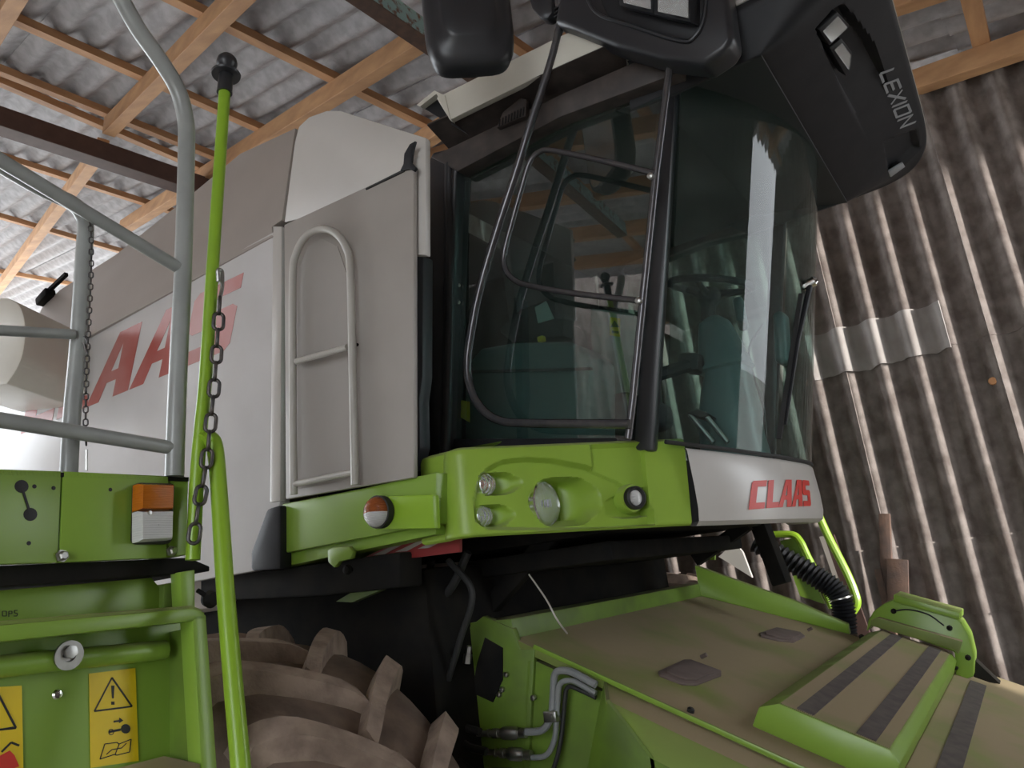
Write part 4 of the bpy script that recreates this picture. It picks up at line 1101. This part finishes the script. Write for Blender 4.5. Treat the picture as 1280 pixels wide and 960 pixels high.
# ================================================================== things by the far wall
sp_ = thing('rusty_post', 'rusty flat steel post with a plate bolted low, standing against the corrugated wall', 'post', hy(1105, 760, WY - .16))
finish(MB().prism([hy(u, v, WY - .14) for u, v in [(1098, 642), (1112, 642), (1117, 760), (1102, 760)]], (0, .05, 0), .004), 'upright', 'steel_rust', sp_)
finish(MB().prism([hy(u, v, WY - .17) for u, v in [(1108, 698), (1135, 700), (1136, 756), (1109, 756)]], (0, .03, 0), .004), 'lower_plate', 'steel_rust', sp_)
finish(MB().bar(V((hy(1108, 755, WY - .12).x, WY - .12, .0)), V((hy(1108, 755, WY - .12).x, WY - .12, 1.62)), .07, .04, (1, 0, 0)), 'post_foot', 'steel_rust', sp_)
pl = [hy(u, v, 5.45) for u, v in [(1030, 670), (1042, 668), (1086, 775), (1066, 775)]]
lb = thing('leaning_board', 'dark leaning board with a pale edge behind the green ladder rail', 'board', (pl[2].x, 5.5, 0))
ext = (pl[3] - pl[0]).normalized()
k = pl[3].z / -ext.z
finish(MB().prism([pl[0], pl[1], pl[2] + ext * k * .98, pl[3] + ext * k], (0, .03, 0)), 'board_face', 'steel_brown', lb)
finish(MB().prism([pl[0] + V((-.03, -.004, 0)), pl[0], pl[3], pl[3] + V((-.03, -.004, 0))], (0, .02, 0)), 'board_edge', 'markwhite', lb)
# white cord hanging from the cab
cd = finish(MB().tube(catmull([hy(657, 712, 2.62), hy(682, 748, 2.58), hy(696, 774, 2.56), fz(709, 792, .004)], 6), .0035, 6), 'hanging_cord', 'cord')
cd['label'] = 'thin pale cord hanging from the dark cab underside to the dusty feeder plate'; cd['category'] = 'cord'

# ================================================================== the neighbouring platform, front left
PX = -1.69
AP = thing('access_platform', 'green service platform with grey tube railings in the left foreground', 'platform', (PX, .85, 0))
def px(pts, x=PX): return [hx(u, v, x) for u, v in pts]
fpl = finish(MB().prism(px([(-300, 576), (77, 589), (72, 703), (-300, 716)]), (-.02, 0, 0), .002), 'face_plate', 'green', AP)
fp2 = finish(MB().prism(px([(79, 589), (211, 595), (208, 697), (74, 703)]), (-.02, 0, 0), .002), 'face_plate', 'green', AP)
finish(MB().prism(px([(213, 595), (236, 598), (233, 694), (210, 696)], PX - .004), (-.10, 0, 0), .003), 'end_plate', 'green', AP)
finish(MB().prism([hx(-300, 577, PX) + V((0, 0, .001)), hx(236, 597, PX) + V((0, 0, .001)), hx(236, 597, PX) + V((-.5, 0, .001)), hx(-300, 577, PX) + V((-.5, 0, .001))], (0, 0, -.01)), 'deck_plate', 'dark', AP)
finish(MB().lathe(hx(27, 608, PX + .0005), (1, 0, 0), [(.0135, 0), (0, .001)], 16).lathe(hx(38, 643, PX + .0005), (1, 0, 0), [(.0135, 0), (0, .001)], 16).bar(hx(27, 608, PX + .001), hx(38, 643, PX + .001), .005, .001, (1, 0, 0)), 'slot_hole', 'ink', fpl)
for u, v, o_ in ((43, 608, fpl), (67, 610, fpl), (36, 679, fpl), (138, 612, fp2)):
    finish(MB().lathe(hx(u, v, PX + .0005), (1, 0, 0), [(.0045, 0), (0, .001)], 10), 'drill_hole', 'ink', o_)
for u, v in ((77, 695), (214, 689)):
    finish(MB().lathe(hx(u, v, PX), (1, 0, 0), [(.0135, 0), (.0135, .003), (.010, .003), (.010, .011), (.007, .014), (0, .014)], 6), 'bolt', 'zinc', AP)
# lamp: amber above, clear below
lq = px([(164, 608), (168, 605), (210, 606), (212, 610), (209, 677), (205, 681), (166, 681), (162, 677)])
lam = finish(MB().prism(lq, (.022, 0, 0), .004), 'corner_lamp', 'rubber', AP)
def lens_block(q, nm, m):
    c = sum(q, V()) / len(q)
    rows = [[p for p in q], [p + V((.022, 0, 0)) for p in q], [c + (p - c) * .88 + V((.034, 0, 0)) for p in q], [c + (p - c) * .02 + V((.037, 0, 0)) for p in q]]
    return finish(MB().grid(rows, True), nm, m, lam, 30)
lens_block(px([(166, 607), (209, 608), (208, 639), (165, 640)], PX + .02), 'amber_lens', 'amber')
lens_block(px([(165, 641), (208, 640), (207, 676), (165, 679)], PX + .02), 'clear_lens', 'whitelens')
finish(MB().lathe(hx(187, 641, PX + .055), (1, 0, 0), [(.005, -.01), (.005, .003), (0, .004)], 8), 'lens_screw', 'zinc', lam)
# railing
rr_ = .0225
finish(MB().tube(catmull(px([(140, -30), (150, -5), (172, 35), (200, 75), (222, 112), (232, 150), (233, 190), (229, 330), (222, 480), (218, 596)]), 6), rr_, 14), 'rail_post', 'rail', AP)
finish(MB().tube(catmull(px([(-60, 172), (0, 206), (50, 235), (90, 254), (103, 268), (107, 285), (104, 330), (98, 430), (90, 520), (86, 592)], PX - .06), 6), .019, 12), 'rail_post', 'rail', AP)
for pts_, r, xx in (([(-60, 160), (0, 200), (222, 334)], .0165, PX), ([(-60, 411), (0, 413), (92, 418)], .012, PX - .05), ([(-60, 515), (0, 525), (216, 560)], .0165, PX)):
    q_ = px(pts_, xx); e_d = (q_[0] - q_[1]); q_.insert(0, q_[0] + e_d * ((q_[0].y - .22) / -e_d.y))
    finish(MB().tube(q_, r, 12), 'cross_rail', 'rail', AP)
finish(MB().tube([V((PX - .02, .22, 2.14)), V((PX - .02, .22, 3.22))], .0225, 14), 'rail_post', 'rail', AP)
# lower frame and toolbox niche
finish(MB().prism(px([(-120, 712), (236, 697), (262, 708), (262, 714), (-120, 742)], PX - .03), (-.25, 0, 0), .002), 'under_plate', 'dark', AP)
finish(MB().prism(px([(-120, 748), (190, 722), (200, 735), (205, 768), (-120, 800)], PX - .08), (-.03, 0, 0), .002), 'upper_panel', 'green', AP)
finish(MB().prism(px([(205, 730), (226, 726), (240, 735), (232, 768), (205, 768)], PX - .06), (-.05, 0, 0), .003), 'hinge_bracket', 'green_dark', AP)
finish(MB().prism(px([(225, 715), (244, 712), (244, 770), (228, 770)], PX - .01), (-.04, 0, 0), .003), 'hinge_post', 'green', AP)
fx = PX + .03
finish(MB().prism(px([(-120, 792), (240, 760), (256, 765), (256, 775), (-120, 815)], fx), (-.12, 0, 0), .003), 'frame_rail', 'green', AP)
finish(MB().prism(px([(-120, 786), (240, 757), (256, 763), (-120, 797)], fx - .01), (-.10, 0, .004), .002), 'frame_top', 'green_dusty', AP)
e_ = px([(240, 768), (258, 768), (272, 965), (252, 965)], fx)
ek = lambda a, b: a + (b - a).normalized() * ((a.z - 0.0) / (a.z - b.z) * (b - a).length)
finish(MB().prism([e_[0], e_[1], ek(e_[1], e_[2]), ek(e_[0], e_[3])], (-.05, 0, 0), .004), 'frame_post', 'green', AP)
finish(MB().prism([V((fx - .10, .25, 0)), V((fx - .10, .31, 0)), V((fx - .10, .31, 1.8)), V((fx - .10, .25, 1.8))], (-.05, 0, 0), .003), 'frame_post', 'green', AP)
bpx = PX - .10
bp_ = finish(MB().prism(px([(-120, 800), (236, 768), (240, 965), (-120, 985)], bpx), (-.02, 0, 0)), 'back_panel', 'green', AP)
finish(MB().prism([hx(212, 790, bpx), hx(212, 965, bpx), hx(238, 965, fx - .04), hx(236, 785, fx - .04)], (0, .01, 0)), 'side_plate', 'green_dark', AP)
finish(MB().tube(px([(-120, 842), (0, 833), (206, 812)], bpx + .03), .022, 14), 'round_bar', 'green', AP)
finish(MB().lathe(hx(85, 819, bpx + .055), (1, 0, -.1), [(.030, 0), (.030, .006), (.014, .006), (.012, .0)], 20, True).lathe(hx(86, 815, bpx + .058), (1, 0, 0), [(.014, 0), (.014, .012), (0, .014)], 6), 'washer_bolt', 'zinc', AP)
finish(MB().lathe(hx(72, 868, bpx + .001), (1, 0, 0), [(.011, 0), (.008, .004), (0, .005)], 12), 'screw', 'chrome', AP)
tray = finish(MB().prism([hx(140, 962, bpx + .02), hx(205, 945, bpx + .02), hx(250, 955, fx), hx(250, 1010, fx), hx(140, 1010, fx)], (0, 0, -.012)), 'step_tray', 'green_dusty', AP)
# bearing lever with dark ball next to the post
finish(MB().tube([hx(247, 738, PX - .02), hx(256, 744, PX - .02)], .006, 8).lathe(hx(263, 749, PX - .02), (1, 0, 0), [(0, -.022), (.016, -.016), (.022, 0), (.016, .016), (0, .022)], 16), 'lever_knob', 'dark', AP)
# yellow warning stickers
stx = bpx + .0015
st1 = finish(MB().prism(px([(111, 842), (169, 835), (173, 951), (113, 960)], stx), (.001, 0, 0)), 'warning_sticker', 'yellow', AP, 0)
st2 = finish(MB().prism(px([(-60, 862), (27, 857), (29, 965), (-60, 975)], stx), (.001, 0, 0)), 'warning_sticker', 'yellow', AP, 0)
ix = stx + .002
def ink(path, r, par, closed=False, nm='symbol_line'):
    """flat printed stroke"""
    P_ = px(path, ix); mb = MB()
    n = len(P_)
    for i in range(n if closed else n - 1):
        mb.bar(P_[i], P_[(i + 1) % n], r, .0006, (1, 0, 0))
    return finish(mb, nm, 'ink', par, 0)
ink([(140, 847), (165, 883), (118, 889)], .0035, st1, True, 'warning_triangle')
finish(MB().prism(px([(139, 857), (143, 857), (142, 873), (140, 873)], ix), (.0006, 0, 0)).prism(px([(139, 877), (143, 877), (143, 881), (139, 881)], ix), (.0006, 0, 0)), 'exclamation_mark', 'ink', st1, 0)
finish(MB().bar(hx(142, 902, ix), hx(150, 901, ix), .004, .0006, (1, 0, 0)).prism(px([(149, 897), (154, 900.5), (149, 904)], ix), (.0006, 0, 0)), 'arrow', 'ink', st1, 0)
kp = [hx(157 + 6 * math.cos(a), 911 + 6 * math.sin(a), ix) for a in [2 * PI * k / 14 for k in range(14)]]
finish(MB().prism(kp, (.0006, 0, 0)).bar(hx(151, 912, ix), hx(136, 915, ix), .005, .0006, (1, 0, 0)), 'key', 'ink', st1, 0)
ink([(139 + 3.2 * math.cos(2 * PI * k / 10), 915 + 3.5 * math.sin(2 * PI * k / 10)) for k in range(10)], .0016, st1, True, 'keyhole_ring')
ink([(131, 930), (146, 928), (149, 930), (164, 924), (162, 940), (146, 944), (143, 943), (125, 949)], .002, st1, True, 'open_book')
ink([(149, 930), (144, 943)], .002, st1, False, 'open_book'); ink([(133, 943), (140, 937), (152, 935), (158, 929)], .002, st1, False, 'spanner')
ink([(-5, 862), (20, 910), (-40, 916)], .004, st2, True, 'warning_triangle')
ink([(0, 912), (17, 909)], .003, st2, False, 'symbol_line'); ink([(2, 940), (14, 928), (24, 932)], .004, st2, False, 'symbol_line')
finish(MB().prism(px([(-10, 950), (12, 938), (18, 944), (24, 958), (-10, 970)], ix), (.0006, 0, 0)), 'red_mark', 'red', st2, 0)
# faint pencilled letters on the upper panel
for path in ([(3, 764), (3, 770), (8, 770), (8, 764), (3, 764)], [(11, 771), (11, 764), (15, 764), (15, 767), (11, 767)], [(22, 763), (18, 763), (18, 766), (22, 767), (21, 770), (17, 770)]):
    mb = MB(); P_ = px(path, PX - .079)
    for a, b in zip(P_, P_[1:]): mb.bar(a, b, .0015, .0006, (1, 0, 0))
    finish(mb, 'scribble', 'ink', AP, 0)
# green bent handrail with black ball tip
gx = PX + .04
finish(MB().tube(catmull(px([(281, 112), (275, 200), (266, 330), (257, 470), (250, 545), (246, 600), (241, 700)], gx), 6), [.0165] * 25 + [.017] * 12, 14), 'lever_rod', 'rod', AP)
gp = [hx(u, v, gx + dx_) for u, v, dx_ in [(252, 552, .010), (262, 548, .012), (269, 562, .02), (274, 620, .044), (282, 740, .098), (292, 860, .152), (302, 970, .20)]]
gd = gp[-1] - gp[-2]; gp = catmull(gp + [gp[-1] + gd * (gp[-1].z / -gd.z)], 6)
finish(MB().tube(gp, .0205, 14), 'lower_handrail', 'rod', AP)
tp = hx(281, 112, gx); dirr = (hx(284, 75, gx) - tp).normalized()
kn = finish(MB().lathe(tp, dirr, [(.017, -.012), (.022, -.012), (.020, .045), (.020, .050), (.040, .050), (.042, .056), (.036, .060), (.017, .062), (.014, .070), (.022, .076), (.0285, .088), (.030, .098), (.0275, .110), (.020, .120), (.010, .126), (0, .128)], 24, True), 'ball_grip', 'black_soft', AP)

# chains
def chain(pts, L_, r, width, name, label):
    path = catmull(pts, 12)
    root = thing(name, label, 'chain', pts[0])
    # resample by arc length
    step = L_ - 2.2 * r; S = [0]
    for a, b in zip(path, path[1:]): S.append(S[-1] + (b - a).length)
    n = int(S[-1] / step); src = None
    for k in range(n):
        s = (k + .5) * step; i = max(j for j in range(len(S)) if S[j] <= s); i = min(i, len(path) - 2)
        d = (path[i + 1] - path[i]).normalized(); c = path[i] + d * (s - S[i])
        if src is None:
            loop = []
            hl = L_ / 2 - r - width / 2 + .0; hw = width / 2
            for a in range(9): loop.append((hw * math.cos(PI * a / 8), hl + hw * math.sin(PI * a / 8)))
            for a in range(9): loop.append((-hw * math.cos(PI * a / 8), -hl - hw * math.sin(PI * a / 8)))
            o = finish(MB().tube([V((x, 0, y)) for x, y in loop], r, 7, True), 'chain_link', 'chain', root, 60, origin=(0, 0, 0)); src = o
        else:
            o = src.copy(); COL.objects.link(o); o.parent = root
        o.location = c - WLOC[root.name]
        q = d.to_track_quat('Z', 'Y'); tw = Matrix.Rotation((PI / 2 if k % 2 else 0) + 0.6, 3, 'Z')
        o.rotation_euler = (q.to_matrix() @ tw).to_euler()
    return root
cx_ = gx + .035
c1 = chain([hx(u, v, cx_) for u, v in [(275, 372), (272, 420), (268, 480), (262, 540), (256, 590), (247, 640), (240, 690), (238, 702)]], .056, .0047, .024, 'safety_chain', 'heavy dark chain hooked on the green lever rod with the black ball grip')
hk = fil([hx(u, v, cx_) for u, v in [(274, 375), (278, 362), (278, 338), (272, 336), (273, 352)]], .02, 5)
finish(MB().tube(hk, .005, 8), 'hook', 'zinc', c1)
c2 = chain([hx(u, v, PX - .02) for u, v in [(100, 262), (112, 278), (114, 330), (111, 400), (108, 470), (107, 530), (108, 562)]], .019, .0018, .009, 'thin_chain', 'thin dark small-link chain hanging beside the shorter grey railing post')
finish(MB().tube([hx(108, 562, PX - .02), hx(108, 588, PX - .02)], .003, 6), 'chain_hook', 'zinc', c2)
finish(MB().tube(px([(105, 420), (109, 428), (107, 440), (104, 428)], PX - .02), .0025, 6), 'shackle', 'chain', c2)
